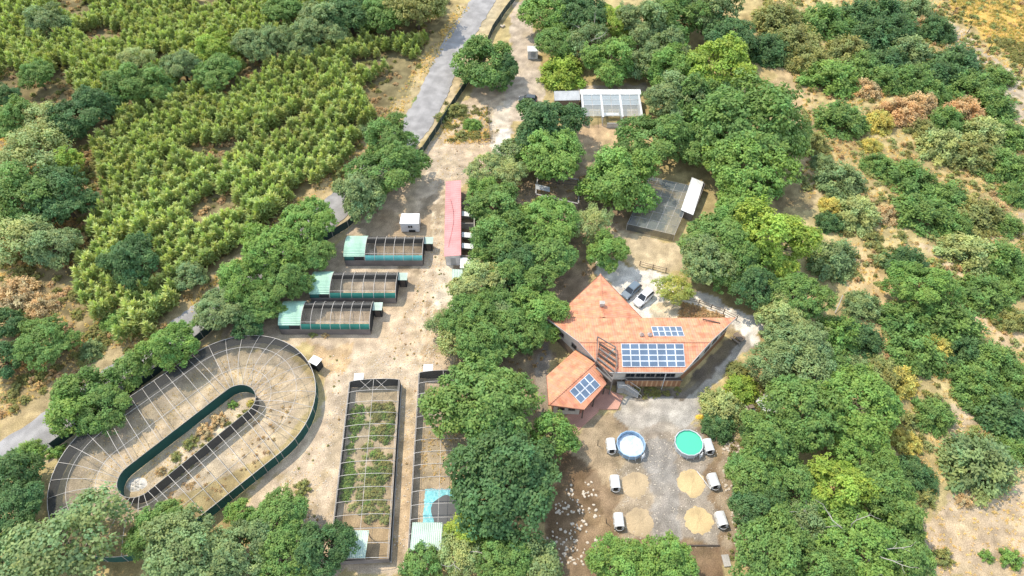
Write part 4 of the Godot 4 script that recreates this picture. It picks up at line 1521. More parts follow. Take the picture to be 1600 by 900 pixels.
func timber_pen() -> void:
	var at := Vector3(8.8, 0, -100)
	var o := thing("timber_pen", "dark timber pen frame with a small grey roof, in the grove's shade", "pen", at)
	var c := [Vector3(4.6, 1.9, -99.0), Vector3(12.8, 1.9, -96.3), Vector3(13.2, 1.9, -103.2), Vector3(5.2, 1.9, -104.4)]
	for k in 4:
		var p: Vector3 = c[k]
		var q: Vector3 = c[(k + 1) % 4]
		for y in [0.4, 1.1, 1.85]:
			var b := MB.new(at)
			b.bar(Vector3(p.x, y, p.z), Vector3(q.x, y, q.z), 0.22 if y > 1.5 else 0.08, 0.12)
			part("rail", b.mesh(), M.gutter if y > 1.5 else M.old_timber, o)
		for f in [0.0, 0.5]:
			var b := MB.new(at)
			var e := p.lerp(q, f)
			b.bar(Vector3(e.x, 0, e.z), Vector3(e.x, 2.1, e.z), 0.16, 0.16)
			part("post", b.mesh(), M.old_timber, o)
	var b := MB.new(at)
	b.corrugated([Vector3(4.6, 2.3, -100.0), Vector3(7.4, 2.2, -99.2)], Vector3(0, 0, -1.4), 0.25, 0.03)
	part("roof_sheet", b.mesh(), M.grey_sheet, o)

func box_trailer() -> void:
	var at := Vector3(5.0, 0, -149.2)
	var o := thing("white_box_unit", "small white box unit with a grey louvred end, beside the dirt track", "container", at)
	var b := MB.new()
	b.box(Vector3(0, 1.05, 0), Vector3(2.4, 2.1, 2.2))
	part("body", b.mesh(), M.white_paint, o)
	for k in 8:
		b = MB.new()
		b.box(Vector3(0.1, 0.6 + k * 0.17, 1.13), Vector3(1.1, 0.10, 0.05), Basis(Vector3.RIGHT, 0.4))
		part("louvre", b.mesh(), M.grey_sheet, o)
	b = MB.new()
	b.box(Vector3(0, 2.13, 0), Vector3(2.5, 0.06, 2.3))
	part("roof", b.mesh(), M.white_sheet, o)
	b = MB.new()
	b.box(Vector3(0, 0.03, 0), Vector3(2.0, 0.1, 1.8))
	part("base", b.mesh(), M.rubber, o)
# ---------------------------------------------------------------- vehicles and yard things
func car(at: Vector3, turn: float, paint: String, tall: float, label: String) -> void:
	var o := thing("parked_car", label, "car", at, turn)
	var st := [[-2.12, 0.66, 0.60], [-1.95, 0.80, 0.74], [-1.05, 0.87, 0.92], [0.0, 0.88, 0.95], [1.65, 0.87, 0.99], [1.98, 0.82, 0.95], [2.10, 0.74, 0.70]]
	var rings := []
	for s in st:
		var z: float = s[0]
		var w: float = s[1]
		var h: float = s[2]
		rings.append([Vector3(-w * 0.95, 0.24, z), Vector3(w * 0.95, 0.24, z), Vector3(w, 0.5, z), Vector3(w * 0.97, h - 0.1, z), Vector3(w * 0.84, h, z), Vector3(-w * 0.84, h, z), Vector3(-w * 0.97, h - 0.1, z), Vector3(-w, 0.5, z)])
	var b := MB.new()
	for k in rings.size() - 1:
		for j in 8:
			b.quad(rings[k + 1][j], rings[k + 1][(j + 1) % 8], rings[k][(j + 1) % 8], rings[k][j])
	b.slab(rings[0], Vector3.RIGHT, 0.0)
	b.slab(rings[-1], Vector3.RIGHT, 0.0)
	part("body", b.mesh(), M[paint], o)
	var lo := [Vector3(-0.76, 0.90, -1.0), Vector3(0.76, 0.90, -1.0), Vector3(0.76, 0.95, 1.95), Vector3(-0.76, 0.95, 1.95)]
	var hi := [Vector3(-0.60, tall, -0.25), Vector3(0.60, tall, -0.25), Vector3(0.60, tall, 1.55), Vector3(-0.60, tall, 1.55)]
	var names := ["windscreen", "side_window", "rear_window", "side_window"]
	for k in 4:
		b = MB.new()
		b.quad(lo[k], lo[(k + 1) % 4], hi[(k + 1) % 4], hi[k])
		part(names[k], b.mesh(), M.window_dark, o)
		b = MB.new()
		b.bar(lo[k], hi[k], 0.09, 0.09)
		part("pillar", b.mesh(), M[paint], o)
	b = MB.new()
	b.box(Vector3(0, tall + 0.02, 0.65), Vector3(1.26, 0.07, 1.88))
	b.box(Vector3(0, tall + 0.06, 0.65), Vector3(1.06, 0.04, 1.6))
	part("roof", b.mesh(), M[paint], o)
	for x in [-0.80, 0.80]:
		for z in [-1.32, 1.30]:
			b = MB.new()
			b.tube([Vector3(x - 0.1, 0.31, z), Vector3(x + 0.1, 0.31, z)], 0.31, 0.31, 14)
			var w := part("wheel", b.mesh(), M.rubber, o)
			b = MB.new()
			var sx := 0.105 if x > 0.0 else -0.105
			b.box(Vector3(x + sx, 0.31, z), Vector3(0.01, 0.32, 0.32), Basis(Vector3.RIGHT, 0.78))
			part("rim", b.mesh(), M.chrome, w)
		b = MB.new()
		b.box(Vector3(x * 0.78, 0.66, -2.02), Vector3(0.34, 0.14, 0.12))
		part("headlight", b.mesh(), M.chrome, o)
		b = MB.new()
		b.box(Vector3(x * 0.86, 0.78, 2.05), Vector3(0.2, 0.22, 0.08))
		part("tail_light", b.mesh(), M.red_lamp, o)
		b = MB.new()
		b.box(Vector3(x * 1.2, 0.98, -0.72), Vector3(0.16, 0.12, 0.1))
		part("mirror", b.mesh(), M[paint], o)

func pool(at: Vector3, full: bool, label: String) -> void:
	var o := thing("round_pool", label, "pool", at)
	var n := 14
	var r := 2.08
	var h := 1.12
	var b := MB.new()
	var inner := MB.new()
	var rim := []
	for k in n + 1:
		var t := TAU * k / n
		rim.append(Vector3(cos(t) * r, h, sin(t) * r))
		if k < n:
			var u := TAU * (k + 1) / n
			var p := Vector3(cos(t), 0, sin(t))
			var q := Vector3(cos(u), 0, sin(u))
			b.quad(q * (r - 0.02), p * (r - 0.02), p * (r - 0.02) + Vector3(0, h, 0), q * (r - 0.02) + Vector3(0, h, 0))
			inner.quad(p * (r - 0.06) + Vector3(0, 0.02, 0), q * (r - 0.06) + Vector3(0, 0.02, 0), q * (r - 0.06) + Vector3(0, h, 0), p * (r - 0.06) + Vector3(0, h, 0))
	part("wall", b.mesh(), M.pool_grey if full else M.pool_blue, o)
	part("liner", inner.mesh(), M.green_water if full else M.pool_blue, o)
	b = MB.new()
	b.tube(rim, 0.09, 0.09, 8)
	part("rim", b.mesh(), M.pool_grey if full else M.pool_blue, o)
	for k in n:
		var t := TAU * k / n
		b = MB.new()
		var p := Vector3(cos(t), 0, sin(t))
		b.tube([p * (r + 0.22) + Vector3(0, 0.0, 0), p * (r + 0.04) + Vector3(0, h, 0)], 0.04, 0.04, 6)
		part("leg", b.mesh(), M.white_paint, o)
	b = MB.new()
	if full:
		var pts := []
		for k in 28:
			var t := -TAU * k / 28.0
			pts.append(Vector3(cos(t) * (r - 0.07), h - 0.16, sin(t) * (r - 0.07)))
		b.slab(pts, Vector3.RIGHT, 0.05)
		part("water", b.mesh(), M.green_water, o)
	else:
		for k in 24:
			for j in 7:
				var quad := []
				for e in [[0, 0], [0, 1], [1, 1], [1, 0]]:
					var t: float = TAU * (k + e[0]) / 24.0
					var f: float = (j + e[1]) / 7.0
					var p := Vector3(cos(t), 0, sin(t)) * f * (r - 0.12)
					p.y = 0.55 + 0.16 * noise_fine.get_noise_2d(p.x * 4.0, p.z * 4.0) + 0.12 * noise.get_noise_2d(p.x * 14.0, p.z * 14.0) - 0.15 * f * f
					quad.append(p)
				b.quad(quad[0], quad[1], quad[2], quad[3])
		b.face_out()
		part("slack_cover", b.mesh(), M.pool_liner, o)
	b = MB.new()
	for s in [-0.22, 0.22]:
		b.bar(Vector3(r * 0.80 + s, 0.0, r * 0.95 - s), Vector3(r * 0.70 + s, 1.3, r * 0.74 - s), 0.06, 0.06)
	for k in 3:
		b.bar(Vector3(r * 0.78 - 0.22, 0.3 + 0.35 * k, r * 0.90 + 0.22 - 0.07 * k), Vector3(r * 0.78 + 0.22, 0.3 + 0.35 * k, r * 0.90 - 0.22 - 0.07 * k), 0.12, 0.04)
	part("ladder", b.mesh(), M.white_paint, o)

func hutch(at: Vector3, turn: float, label: String) -> void:
	var o := thing("white_hutch", label, "animal hutch", at, turn, "white hutches in two rows")
	o.scale = Vector3(0.94, 0.9, 0.94)
	var prof := [Vector2(-0.72, 0.0), Vector2(-0.74, 0.35), Vector2(-0.72, 0.95), Vector2(-0.60, 1.20), Vector2(-0.32, 1.33), Vector2(0.0, 1.37), Vector2(0.32, 1.33), Vector2(0.60, 1.20), Vector2(0.72, 0.95), Vector2(0.74, 0.35), Vector2(0.72, 0.0)]
	var b := MB.new()
	var zs := [-1.05, -1.0, -0.55, -0.5, -0.45, 0.0, 0.05, 0.1, 0.55, 0.6, 0.65, 1.0, 1.05]
	var fat := [0.94, 0.98, 0.98, 0.995, 0.98, 0.985, 1.0, 0.985, 0.99, 1.005, 0.99, 1.01, 1.0]
	for k in zs.size() - 1:
		for j in prof.size() - 1:
			var p0: Vector2 = prof[j] * fat[k]
			var p1: Vector2 = prof[j + 1] * fat[k]
			var q0: Vector2 = prof[j] * fat[k + 1]
			var q1: Vector2 = prof[j + 1] * fat[k + 1]
			b.quad(Vector3(p0.x, p0.y, zs[k]), Vector3(q0.x, q0.y, zs[k + 1]), Vector3(q1.x, q1.y, zs[k + 1]), Vector3(p1.x, p1.y, zs[k]))
	b.face_out(0.4)
	var back := []
	for q: Vector2 in prof:
		back.append(Vector3(q.x * 0.94, q.y * 0.94, -1.05))
	b.slab(back, Vector3.RIGHT, 0.0)
	part("shell", b.mesh(), M.white_paint, o)
	b = MB.new()   # the front wall with its dark doorway
	b.slab([Vector3(-0.7, 0, 0.98), Vector3(-0.36, 0, 0.98), Vector3(-0.36, 1.2, 0.98), Vector3(-0.58, 1.15, 0.98), Vector3(-0.7, 0.9, 0.98)], Vector3.RIGHT, 0.03)
	b.slab([Vector3(0.36, 0, 0.98), Vector3(0.7, 0, 0.98), Vector3(0.7, 0.9, 0.98), Vector3(0.58, 1.15, 0.98), Vector3(0.36, 1.2, 0.98)], Vector3.RIGHT, 0.03)
	part("front", b.mesh(), M.white_paint, o)
	b = MB.new()
	b.box(Vector3(0, 0.5, 0.93), Vector3(0.72, 0.98, 0.02))
	part("doorway", b.mesh(), M.dark_inside, o)
	b = MB.new()
	var pts := []
	for k in 13:
		var t := PI * k / 12.0
		pts.append(Vector3(cos(t) * 0.58, 0.55, 1.02 + sin(t) * 0.42))
	b.tube(pts, 0.035, 0.035, 6)
	part("hoop_rail", b.mesh(), M.white_paint, o)
	b = MB.new()
	b.box(Vector3(-0.78, 0.75, 0.5), Vector3(0.14, 0.2, 0.26))
	b.box(Vector3(-0.78, 0.75, -0.4), Vector3(0.14, 0.14, 0.16))
	part("feed_flap", b.mesh(), M.grey_sheet, o)

func fence_line(line: Array) -> void:
	var at := Vector3(line[0].x, 0, line[0].y)
	var o := thing("cloth_fence", "long dark green cloth fence that follows the road's right side", "fence", at)
	var left := 0.0
	for k in line.size() - 1:
		var p: Vector2 = line[k]
		var q: Vector2 = line[k + 1]
		var n := maxi(1, int((q - p).length() / 3.2))
		for s in n:
			var a := p.lerp(q, s / float(n))
			var c := p.lerp(q, (s + 1) / float(n))
			var b := MB.new(at)
			wall_run(b, a, c, 0.0, 1.75 + rng.randf_range(-0.06, 0.06), 1.75 + rng.randf_range(-0.06, 0.06), 0.05)
			part("cloth_panel", b.mesh(), M.fence_green, o)
			b = MB.new(at)
			b.tube([Vector3(a.x, -0.1, a.y), Vector3(a.x, 1.95, a.y)], 0.05, 0.05, 6)
			part("post", b.mesh(), M.steel, o)

func rail_fence(line: Array, label: String) -> void:
	var at := Vector3(line[0].x, 0, line[0].y)
	var o := thing("rail_fence", label, "fence", at)
	for k in line.size() - 1:
		var p: Vector2 = line[k]
		var q: Vector2 = line[k + 1]
		var n := maxi(1, int((q - p).length() / 2.0))
		for s in n + 1:
			var a := p.lerp(q, s / float(n))
			var b := MB.new(at)
			b.tube([Vector3(a.x, -0.1, a.y), Vector3(a.x, 1.15, a.y)], 0.08, 0.07, 7)
			part("post", b.mesh(), M.timber, o)
		for y in [0.5, 1.0]:
			var b := MB.new(at)
			b.tube([Vector3(p.x, y, p.y), Vector3((p.x + q.x) * 0.5, y - 0.03, (p.y + q.y) * 0.5), Vector3(q.x, y, q.y)], 0.05, 0.05, 6)
			part("rail", b.mesh(), M.timber, o)

func stick(p: Vector3, q: Vector3, r: float, m: String, called: String, label: String, category: String, group := "") -> void:
	var b := MB.new(Vector3(p.x, 0, p.z))
	b.tube([p, p.lerp(q, 0.5) + Vector3(0.03, 0, 0.02), q], r, r * 0.7, 6)
	single(called, b.mesh(), M[m], Vector3(p.x, 0, p.z), label, category, group)

func bench() -> void:
	var o := thing("timber_bench", "dark timber picnic bench on the white gravel by the farmhouse's far right corner", "bench", Vector3(37.6, 0, -65.9), 0.75)
	var b := MB.new()
	for k in 4:
		b = MB.new()
		b.box(Vector3(-0.3 + k * 0.2, 0.74, 0), Vector3(0.17, 0.05, 1.8))
		part("table_plank", b.mesh(), M.timber, o)
	for s in [-0.75, 0.75]:
		b = MB.new()
		b.box(Vector3(s, 0.45, 0), Vector3(0.3, 0.05, 1.8))
		part("seat", b.mesh(), M.timber, o)
		for z in [-0.6, 0.6]:
			b = MB.new()
			b.bar(Vector3(s * 0.9, 0, z), Vector3(s * 0.25, 0.72, z), 0.08, 0.1)
			part("leg", b.mesh(), M.dark_timber, o)
	for z in [-0.6, 0.6]:
		b = MB.new()
		b.box(Vector3(0, 0.4, z), Vector3(1.6, 0.08, 0.06))
		part("brace", b.mesh(), M.dark_timber, o)

func tarp() -> void:
	# a turquoise sheet laid round a black pond liner, inside the second long pen
	var b := MB.new()
	var x0 := -12.4
	var x1 := -6.9
	var z0 := -39.9
	var z1 := -31.6
	for i in 22:
		for j in 33:
			var quad := []
			for e in [[0, 1], [1, 1], [1, 0], [0, 0]]:
				var px := lerpf(x0, x1, (i + e[0]) / 22.0) + 0.12 * noise_fine.get_noise_2d(j * 5.0, 3.0)
				var pz := lerpf(z0, z1, (j + e[1]) / 33.0) + 0.12 * noise_fine.get_noise_2d(i * 5.0, 9.0)
				quad.append(Vector3(px, 0.10 + 0.07 * noise_fine.get_noise_2d(px * 5.0, pz * 5.0), pz))
			b.quad(quad[0], quad[1], quad[2], quad[3])
	b.face_out()
	single("turquoise_tarp", b.mesh(), M.cyan_tarp, Vector3.ZERO, "turquoise tarpaulin spread on the floor of the second long aviary", "tarpaulin")
	b = MB.new()
	var pts := []
	for k in 40:
		var t := TAU * k / 40.0
		var r := 1.0 + 0.10 * sin(3.0 * t + 0.5) + 0.07 * sin(5.0 * t)
		pts.append(Vector3(-9.2 + 2.05 * cos(t) * r, 0.23, -36.0 - 3.0 * sin(t) * r))
	b.slab(pts, Vector3.RIGHT, 0.08)
	single("pond_liner", b.mesh(), M.black_liner, Vector3.ZERO, "black pond liner lying on the turquoise tarpaulin", "pond liner")

func heap(called: String, at: Vector3, size: Vector3, m: Material, label: String, category: String, kind := "", rough := 0.3) -> void:
	var b := MB.new()
	for k in 48:
		for j in 6:
			var quad := []
			for e in [[0, 1], [1, 1], [1, 0], [0, 0]]:
				var t: float = TAU * (k + e[0]) / 48.0
				var f: float = (j + e[1]) / 6.0
				var wob := 1.0 + 0.12 * noise_fine.get_noise_2d(cos(t) * 6.0 + at.x, sin(t) * 6.0 + at.z) + 0.10 * noise_fine.get_noise_2d(cos(t) * 22.0 + at.z, sin(t) * 22.0 + at.x)
				var p := Vector3(cos(t) * f * wob * size.x, 0, sin(t) * f * wob * size.z)
				p.y = size.y * (1.0 - f * f) * (1.0 + rough * noise_fine.get_noise_2d(p.x * 7.0 + at.x, p.z * 7.0 + at.z)) - 0.08 * f * f
				quad.append(p)
			b.quad(quad[0], quad[3], quad[2], quad[1])
	b.face_out()
	single(called, b.mesh(), m, at, label, category, "", kind)

func red_terrace() -> void:
	var pts := [Vector2(6.0, -49.2), Vector2(8.3, -47.9), Vector2(13.5, -52.7), Vector2(16.4, -52.7), Vector2(17.5, -55.0), Vector2(14.0, -56.8), Vector2(9.9, -53.4)]
	var b := MB.new()
	var p3 := []
	for p: Vector2 in pts:
		p3.append(Vector3(p.x, 0.14, p.y))
	b.slab(p3, Vector3.RIGHT, 0.3)
	var o := structure("red_path", b.mesh(), M.red_paving, "red paved terrace in front of the smaller tiled house")
	for k in 2:
		b = MB.new()
		var s := 0.42 * (k + 1)
		var a := Vector2(8.0 + s * 0.72, -48.6 + s * 0.7)
		var c := Vector2(12.7 + s * 0.72, -53.1 + s * 0.7)
		wall_run(b, a, c, -0.1, 0.10 - 0.045 * k, 0.10 - 0.045 * k, 0.36)
		part("step", b.mesh(), M.red_paving, o)

# ---------------------------------------------------------------- scattered small growth
func inside(pts: Array) -> PackedVector2Array:
	var poly := PackedVector2Array()
	for p: Vector2 in pts: poly.append(p)
	return poly

func pick_in(poly: PackedVector2Array, box: Rect2) -> Vector2:
	for k in 60:
		var q := Vector2(rng.randf_range(box.position.x, box.end.x), rng.randf_range(box.position.y, box.end.y))
		if Geometry2D.is_point_in_polygon(q, poly): return q
	return poly[0]

func bounds(poly: PackedVector2Array) -> Rect2:
	var r := Rect2(poly[0], Vector2.ZERO)
	for p in poly: r = r.expand(p)
	return r

func tuft_mesh(blades: int, h: float) -> ArrayMesh:
	var b := MB.new()
	for k in blades:
		var d := (Vector3.UP + ball() * 0.9).normalized()
		var nrm := (ball() + Vector3.UP * 0.6).normalized()
		nrm = (nrm - d * nrm.dot(d)).normalized()
		b.col = tone(rng.randf_range(0.8, 1.3), rng.randf_range(-0.1, 0.1))
		leaf(b, Vector3(rng.randf_range(-0.15, 0.15), 0, rng.randf_range(-0.15, 0.15)), d, nrm, h * rng.randf_range(0.6, 1.2), 0.035)
	return plant_mesh(b)

func stone_mesh(sd: int) -> ArrayMesh:
	var b := MB.new()
	var ring := []
	for k in 10:
		var t := -TAU * k / 10.0
		var r := 1.0 + 0.12 * sin(t * 2.0 + sd) + 0.06 * sin(t * 3.0 + sd * 2.0)
		ring.append(Vector3(cos(t) * r, 0, sin(t) * r))
	for k in 10:
		var p: Vector3 = ring[k]
		var q: Vector3 = ring[(k + 1) % 10]
		var pt := p * 0.8 + Vector3(0, 0.32, 0)
		var qt := q * 0.8 + Vector3(0, 0.32, 0)
		b.quad(p, q, qt, pt)
		b.tri(pt, qt, Vector3(0, 0.42, 0))
	return b.mesh()

func sprinkle(called: String, label: String, mesh: Mesh, m: Material, pts: Array, count: int, lo: float, hi: float, clear: Array, parent: Node3D = null) -> void:
	var poly := inside(pts)
	var box := bounds(poly)
	var places := []
	var tints := []
	for k in count:
		var q := pick_in(poly, box)
		if noise.get_noise_2d(q.x * 1.6 + 30.0, q.y * 1.6) < rng.randf_range(-0.6, 0.25): continue
		var skip := false
		for c: Rect2 in clear:
			if c.has_point(q): skip = true
		if skip: continue
		var s := rng.randf_range(lo, hi)
		places.append(Transform3D(Basis(Vector3.UP, rng.randf() * TAU).scaled(Vector3(s, s * rng.randf_range(0.7, 1.2), s)), Vector3(q.x, -0.04, q.y)))
		var t := rng.randf_range(0.7, 1.0)
		tints.append(Color(t, t * rng.randf_range(0.9, 1.0), t * rng.randf_range(0.8, 1.0)))
	scatter(called, mesh, m, places, tints, label, parent)

# ---------------------------------------------------------------- the place
func _ready() -> void:
	rng.seed = 4711
	noise.seed = 5
	noise.frequency = 0.045
	noise.fractal_octaves = 3
	noise_fine.seed = 9
	noise_fine.frequency = 0.32
	noise_fine.fractal_octaves = 2

	var cam := Camera3D.new()
	cam.name = "camera"
	cam.position = Vector3(0, 95, 0)
	cam.rotation_degrees = Vector3(-51, 0, 0)
	cam.fov = 45.24
	cam.near = 0.5
	cam.far = 6000.0
	add_child(cam)
	cam.current = true

	var sky_mat := ProceduralSkyMaterial.new()
	sky_mat.sky_top_color = Color(0.62, 0.68, 0.77)
	sky_mat.sky_horizon_color = Color(0.92, 0.92, 0.90)
	sky_mat.sky_curve = 0.14
	sky_mat.ground_bottom_color = Color(0.30, 0.28, 0.22)
	sky_mat.ground_horizon_color = Color(0.62, 0.64, 0.62)
	var sky := Sky.new()
	sky.sky_material = sky_mat
	var env := Environment.new()
	env.background_mode = Environment.BG_SKY
	env.sky = sky
	env.background_energy_multiplier = 1.9
	env.tonemap_mode = Environment.TONE_MAPPER_LINEAR
	env.tonemap_exposure = 1.62
	env.sdfgi_enabled = true
	env.ssao_enabled = true
	env.ssil_enabled = true
	var we := WorldEnvironment.new()
	we.name = "world"
	we.environment = env
	add_child(we)

	var sun := DirectionalLight3D.new()
	sun.name = "sun"
	sun.light_energy = 1.06
	sun.light_color = Color(1.0, 0.955, 0.88)
	sun.light_angular_distance = 0.6
	sun.shadow_enabled = true
	sun.basis = Basis.looking_at(Vector3(0.52, -1.0, 0.40).normalized())
	add_child(sun)

	materials()
	M.asphalt.vertex_color_use_as_albedo = true
	var soil := ground()
	ribbon("road", "pale grey asphalt lane running diagonally past the farm", [Vector2(10, -300), Vector2(2, -235), Vector2(-2.5, -200), Vector2(-7.7, -175.8), Vector2(-14.2, -153.8), Vector2(-21.1, -122.8), Vector2(-34.2, -97.6), Vector2(-54.1, -69.2), Vector2(-72.2, -47.3), Vector2(-90, -28), Vector2(-120, 0), Vector2(-170, 40)], [6.6, 6.6], 0.03, M.asphalt, 0.45)
	red_terrace()
	for q in [[Vector3(17.7, 0, -40.6), "worn_sand"], [Vector3(25.9, 0, -40.8), "sand"], [Vector3(17.7, 0, -35.2), "worn_sand"], [Vector3(25.9, 0, -35.3), "sand"]]:
		heap("sand_ground", q[0], Vector3(2.15, 0.09, 2.15), M[q[1]], "round sand bed in the kennel yard", "", "structure", 0.8)

	# buildings
	main_house()
	peaked_wing()
	side_house()
	stair_tower()
	front_steps()
	red_shed()
	block_pens()
	lean_roof("white_roof_hut", "small hut with a flat white roof at the red-roofed shed's lower end", "shed", [Vector3(-9.2, 2.3, -79.6), Vector3(-6.6, 2.2, -79.6), Vector3(-6.6, 2.2, -82.1), Vector3(-9.2, 2.3, -82.1)], "white_sheet", "render", Vector3.ZERO)
	lean_roof("narrow_shed", "narrow shed under a pale greenish roof running below the red-roofed shed", "shed", [Vector3(-9.9, 2.3, -68.0), Vector3(-8.0, 2.1, -68.0), Vector3(-8.5, 2.1, -79.4), Vector3(-10.6, 2.3, -79.4)], "pale_green_sheet", "render", Vector3.ZERO)
	lean_roof("grey_lean_roof", "grey corrugated lean-to roof left of the glazed pens", "shed", [Vector3(9.4, 2.3, -128.4), Vector3(15.1, 2.5, -128.3), Vector3(15.1, 2.7, -131.5), Vector3(9.4, 2.5, -131.6)], "grey_sheet", "timber", Vector3.ZERO)
	lean_roof("white_strip_roof", "long white strip roof beside the flat grey net pen", "shed", [Vector3(32.23, 1.90, -94.56), Vector3(34.33, 1.90, -93.18), Vector3(38.35, 1.90, -102.27), Vector3(35.82, 1.90, -103.76)], "white_sheet", "grey_wall", Vector3.ZERO)
	white_cabin()
	glazed_pens()
	grey_net_pen()
	timber_pen()
	box_trailer()

	# aviaries
	tunnel_pen(Vector3(-38.6, 0, -66.9), 15.0, 3.5, "shade_green_lit", true, 7, "lowest of the three tunnel aviaries, with an all pale green roof end")
	tunnel_pen(Vector3(-34.7, 0, -73.5), 14.7, 3.3, "shade_green_lit", true, 6, "middle tunnel aviary, its green roof end under the trees")
	tunnel_pen(Vector3(-30.1, 0, -82.1), 14.0, 3.6, "shade_teal", true, 6, "topmost tunnel aviary, with turquoise strip and stained green roof end")
	oval_pen()
	long_pen(Vector3(-20.2, 0, -29.5), Vector3(-21.55, 0, -56.8), 7.9, 14, "long aviary left of the other, planted with two rows of shrubs", true)
	long_pen(Vector3(-9.9, 0, -31.0), Vector3(-10.8, 0, -58.4), 7.9, 14, "long aviary half hidden by big round trees, holding the turquoise tarpaulin", false)
	shelter("sheet_shelter", Vector3(-20.9, 0, -31.3), Vector2(3.4, 3.7), "pale green corrugated shelter on the planted long aviary's lower end")
	shelter("sheet_shelter", Vector3(-11.4, 0, -32.3), Vector2(4.1, 3.8), "pale green corrugated shelter below the turquoise tarpaulin")
	tarp()
	heap("crumpled_sheet", Vector3(-54.01, 0.00, -40.58), Vector3(1.5, 0.4, 1.15), M.render, "crumpled pale plastic sheet inside the oval pen's island", "plastic sheet", "", 0.9)

	# fences
	fence_line([Vector2(-68.1, -46.1), Vector2(-63.8, -51.1), Vector2(-57.4, -58.5), Vector2(-51.5, -66.2), Vector2(-45.1, -76.2), Vector2(-38.8, -84.5), Vector2(-31.1, -91.8), Vector2(-25.5, -101.5), Vector2(-18.6, -113.6), Vector2(-15.4, -122.8), Vector2(-12.7, -130.9), Vector2(-8.4, -143.4), Vector2(-4.9, -160.1), Vector2(-1.7, -169.4), Vector2(0.9, -175.8), Vector2(4, -190)])
	rail_fence([Vector2(29.2, -74.1), Vector2(32.4, -73.4), Vector2(36.3, -71.3), Vector2(38.2, -69.9)], "timber rail fence between the white drive and the shaded bed")
	rail_fence([Vector2(23.2, -82.2), Vector2(27.7, -80.6)], "short grey rail fence on the sand above the parking area")
	rail_fence([Vector2(-5.3, -128.5), Vector2(-4.6, -117.0), Vector2(-7.1, -116.6)], "weathered rail fence at the bend of the white track")
	var k := 0
	for p in [Vector3(114.42, 0.00, -168.09), Vector3(114.71, 0.00, -159.55), Vector3(115.99, 0.00, -150.95), Vector3(119.05, 0.00, -141.31)]:
		stick(p, p + Vector3(0.25, 2.1, -0.2), 0.11, "dark_timber", "fence_post", ["dark timber post at the ochre field's far left corner", "dark timber post, second along the ochre field's track", "dark timber post, third along the ochre field's track", "dark timber post at the right edge of the ochre field's track"][k], "post", "posts along the ochre field")
		k += 1

	# yard things
	car(Vector3(20.9, 0, -75.9), 2.36, "car_blue", 1.45, "dark blue grey hatchback parked nearer the peaked wing")
	car(Vector3(22.9, 0, -74.3), 2.36, "car_white", 1.62, "white car parked beside the blue grey hatchback")
	car(Vector3(3.6, 0, -131.2), 1.45, "car_black", 1.48, "black hatchback alone at the grey lean-to by the dirt track")
	pool(Vector3(17.6, 0, -46.4), false, "round blue pool with slack white cover")
	pool(Vector3(26.2, 0, -46.6), true, "round pool full of green water")
	hutch(Vector3(14.7, 0, -46.4), 0.05, "white hutch left of the blue pool")
	hutch(Vector3(14.75, 0, -40.6), 0.03, "white hutch, middle of the left row beside worn sand")
	hutch(Vector3(14.75, 0, -35.1), 0.02, "white hutch, lowest of the left row")
	hutch(Vector3(29.1, 0, -46.3), 0.12, "white hutch right of the green pool")
	hutch(Vector3(28.9, 0, -40.9), 0.16, "white hutch, middle of the right row beside yellow sand")
	hutch(Vector3(28.95, 0, -35.3), 0.14, "white hutch, lowest of the right row")
	bench()
	stick(Vector3(12.8, -0.1, -46.7), Vector3(12.7, 1.5, -46.8), 0.07, "dark_timber", "tether_post", "dark upright post left of the blue pool's hutch", "post")
	stick(Vector3(13.1, -0.1, -35.0), Vector3(12.9, 1.4, -35.1), 0.07, "dark_timber", "tether_post", "dark upright post left of the lowest left hutch", "post")
	stick(Vector3(31.2, 0.1, -47.6), Vector3(32.8, 0.5, -49.2), 0.08, "pale_bark", "fallen_pole", "pale pole leaning by the clipped bush right of the green pool", "pole")
	stick(Vector3(31.9, 0.05, -40.3), Vector3(33.1, 0.5, -41.9), 0.08, "timber", "fallen_pole", "brown pole on the stony ground right of the middle right hutch", "pole")
	stick(Vector3(26.9, 0.14, -42.5), Vector3(28.4, 0.14, -39.8), 0.06, "white_paint", "white_pole", "thin white pole lying over the upper right sand bed", "pole")
	stick(Vector3(55.39, 0.00, -71.27) + Vector3(0, 0.2, 0), Vector3(56.65, 0.00, -74.06) + Vector3(0.4, 1.6, 0), 0.09, "pale_bark", "dead_stick", "leaning grey dead stick in the straw hollow", "branch")
	var b := MB.new()
	b.box(Vector3(0, 0.06, 0), Vector3(0.95, 0.16, 1.55), Basis(Vector3.UP, 0.08))
	single("concrete_slab", b.mesh(), M.concrete, Vector3(28.7, 0, -29.9), "pale concrete slab in the brown soil at the kennel yard's lower right", "slab")
	b = MB.new()
	b.box(Vector3(0, 0.25, 0), Vector3(0.8, 0.5, 0.6), Basis(Vector3.UP, 0.3))
	single("wooden_box", b.mesh(), M.timber, Vector3(37.0, 0, -53.0), "small brown box left of the garden's white slab", "box")
	b = MB.new()
	b.box(Vector3(0, 0.14, 0), Vector3(3.0, 0.3, 2.4), Basis(Vector3.UP, 0.5))
	single("white_slab", b.mesh(), M.white_paint, Vector3(39.8, 0, -53.7), "white slab in the small garden right of the grey path", "slab")
	heap("yellow_sack", Vector3(28.9, 0, -51.4), Vector3(0.75, 0.5, 0.45), M.yellow_plastic, "bright yellow sack beside the pale bush above the green pool", "sack")
	b = MB.new()   # low timber edging below the kennel yard
	b.bar(Vector3(21.6, 0.08, -31.9), Vector3(28.2, 0.08, -31.9), 0.14, 0.2)
	single("timber_edging", b.mesh(), M.dark_timber, Vector3.ZERO, "dark timber edging along the kennel yard's lower end", "edging")
	b = MB.new()
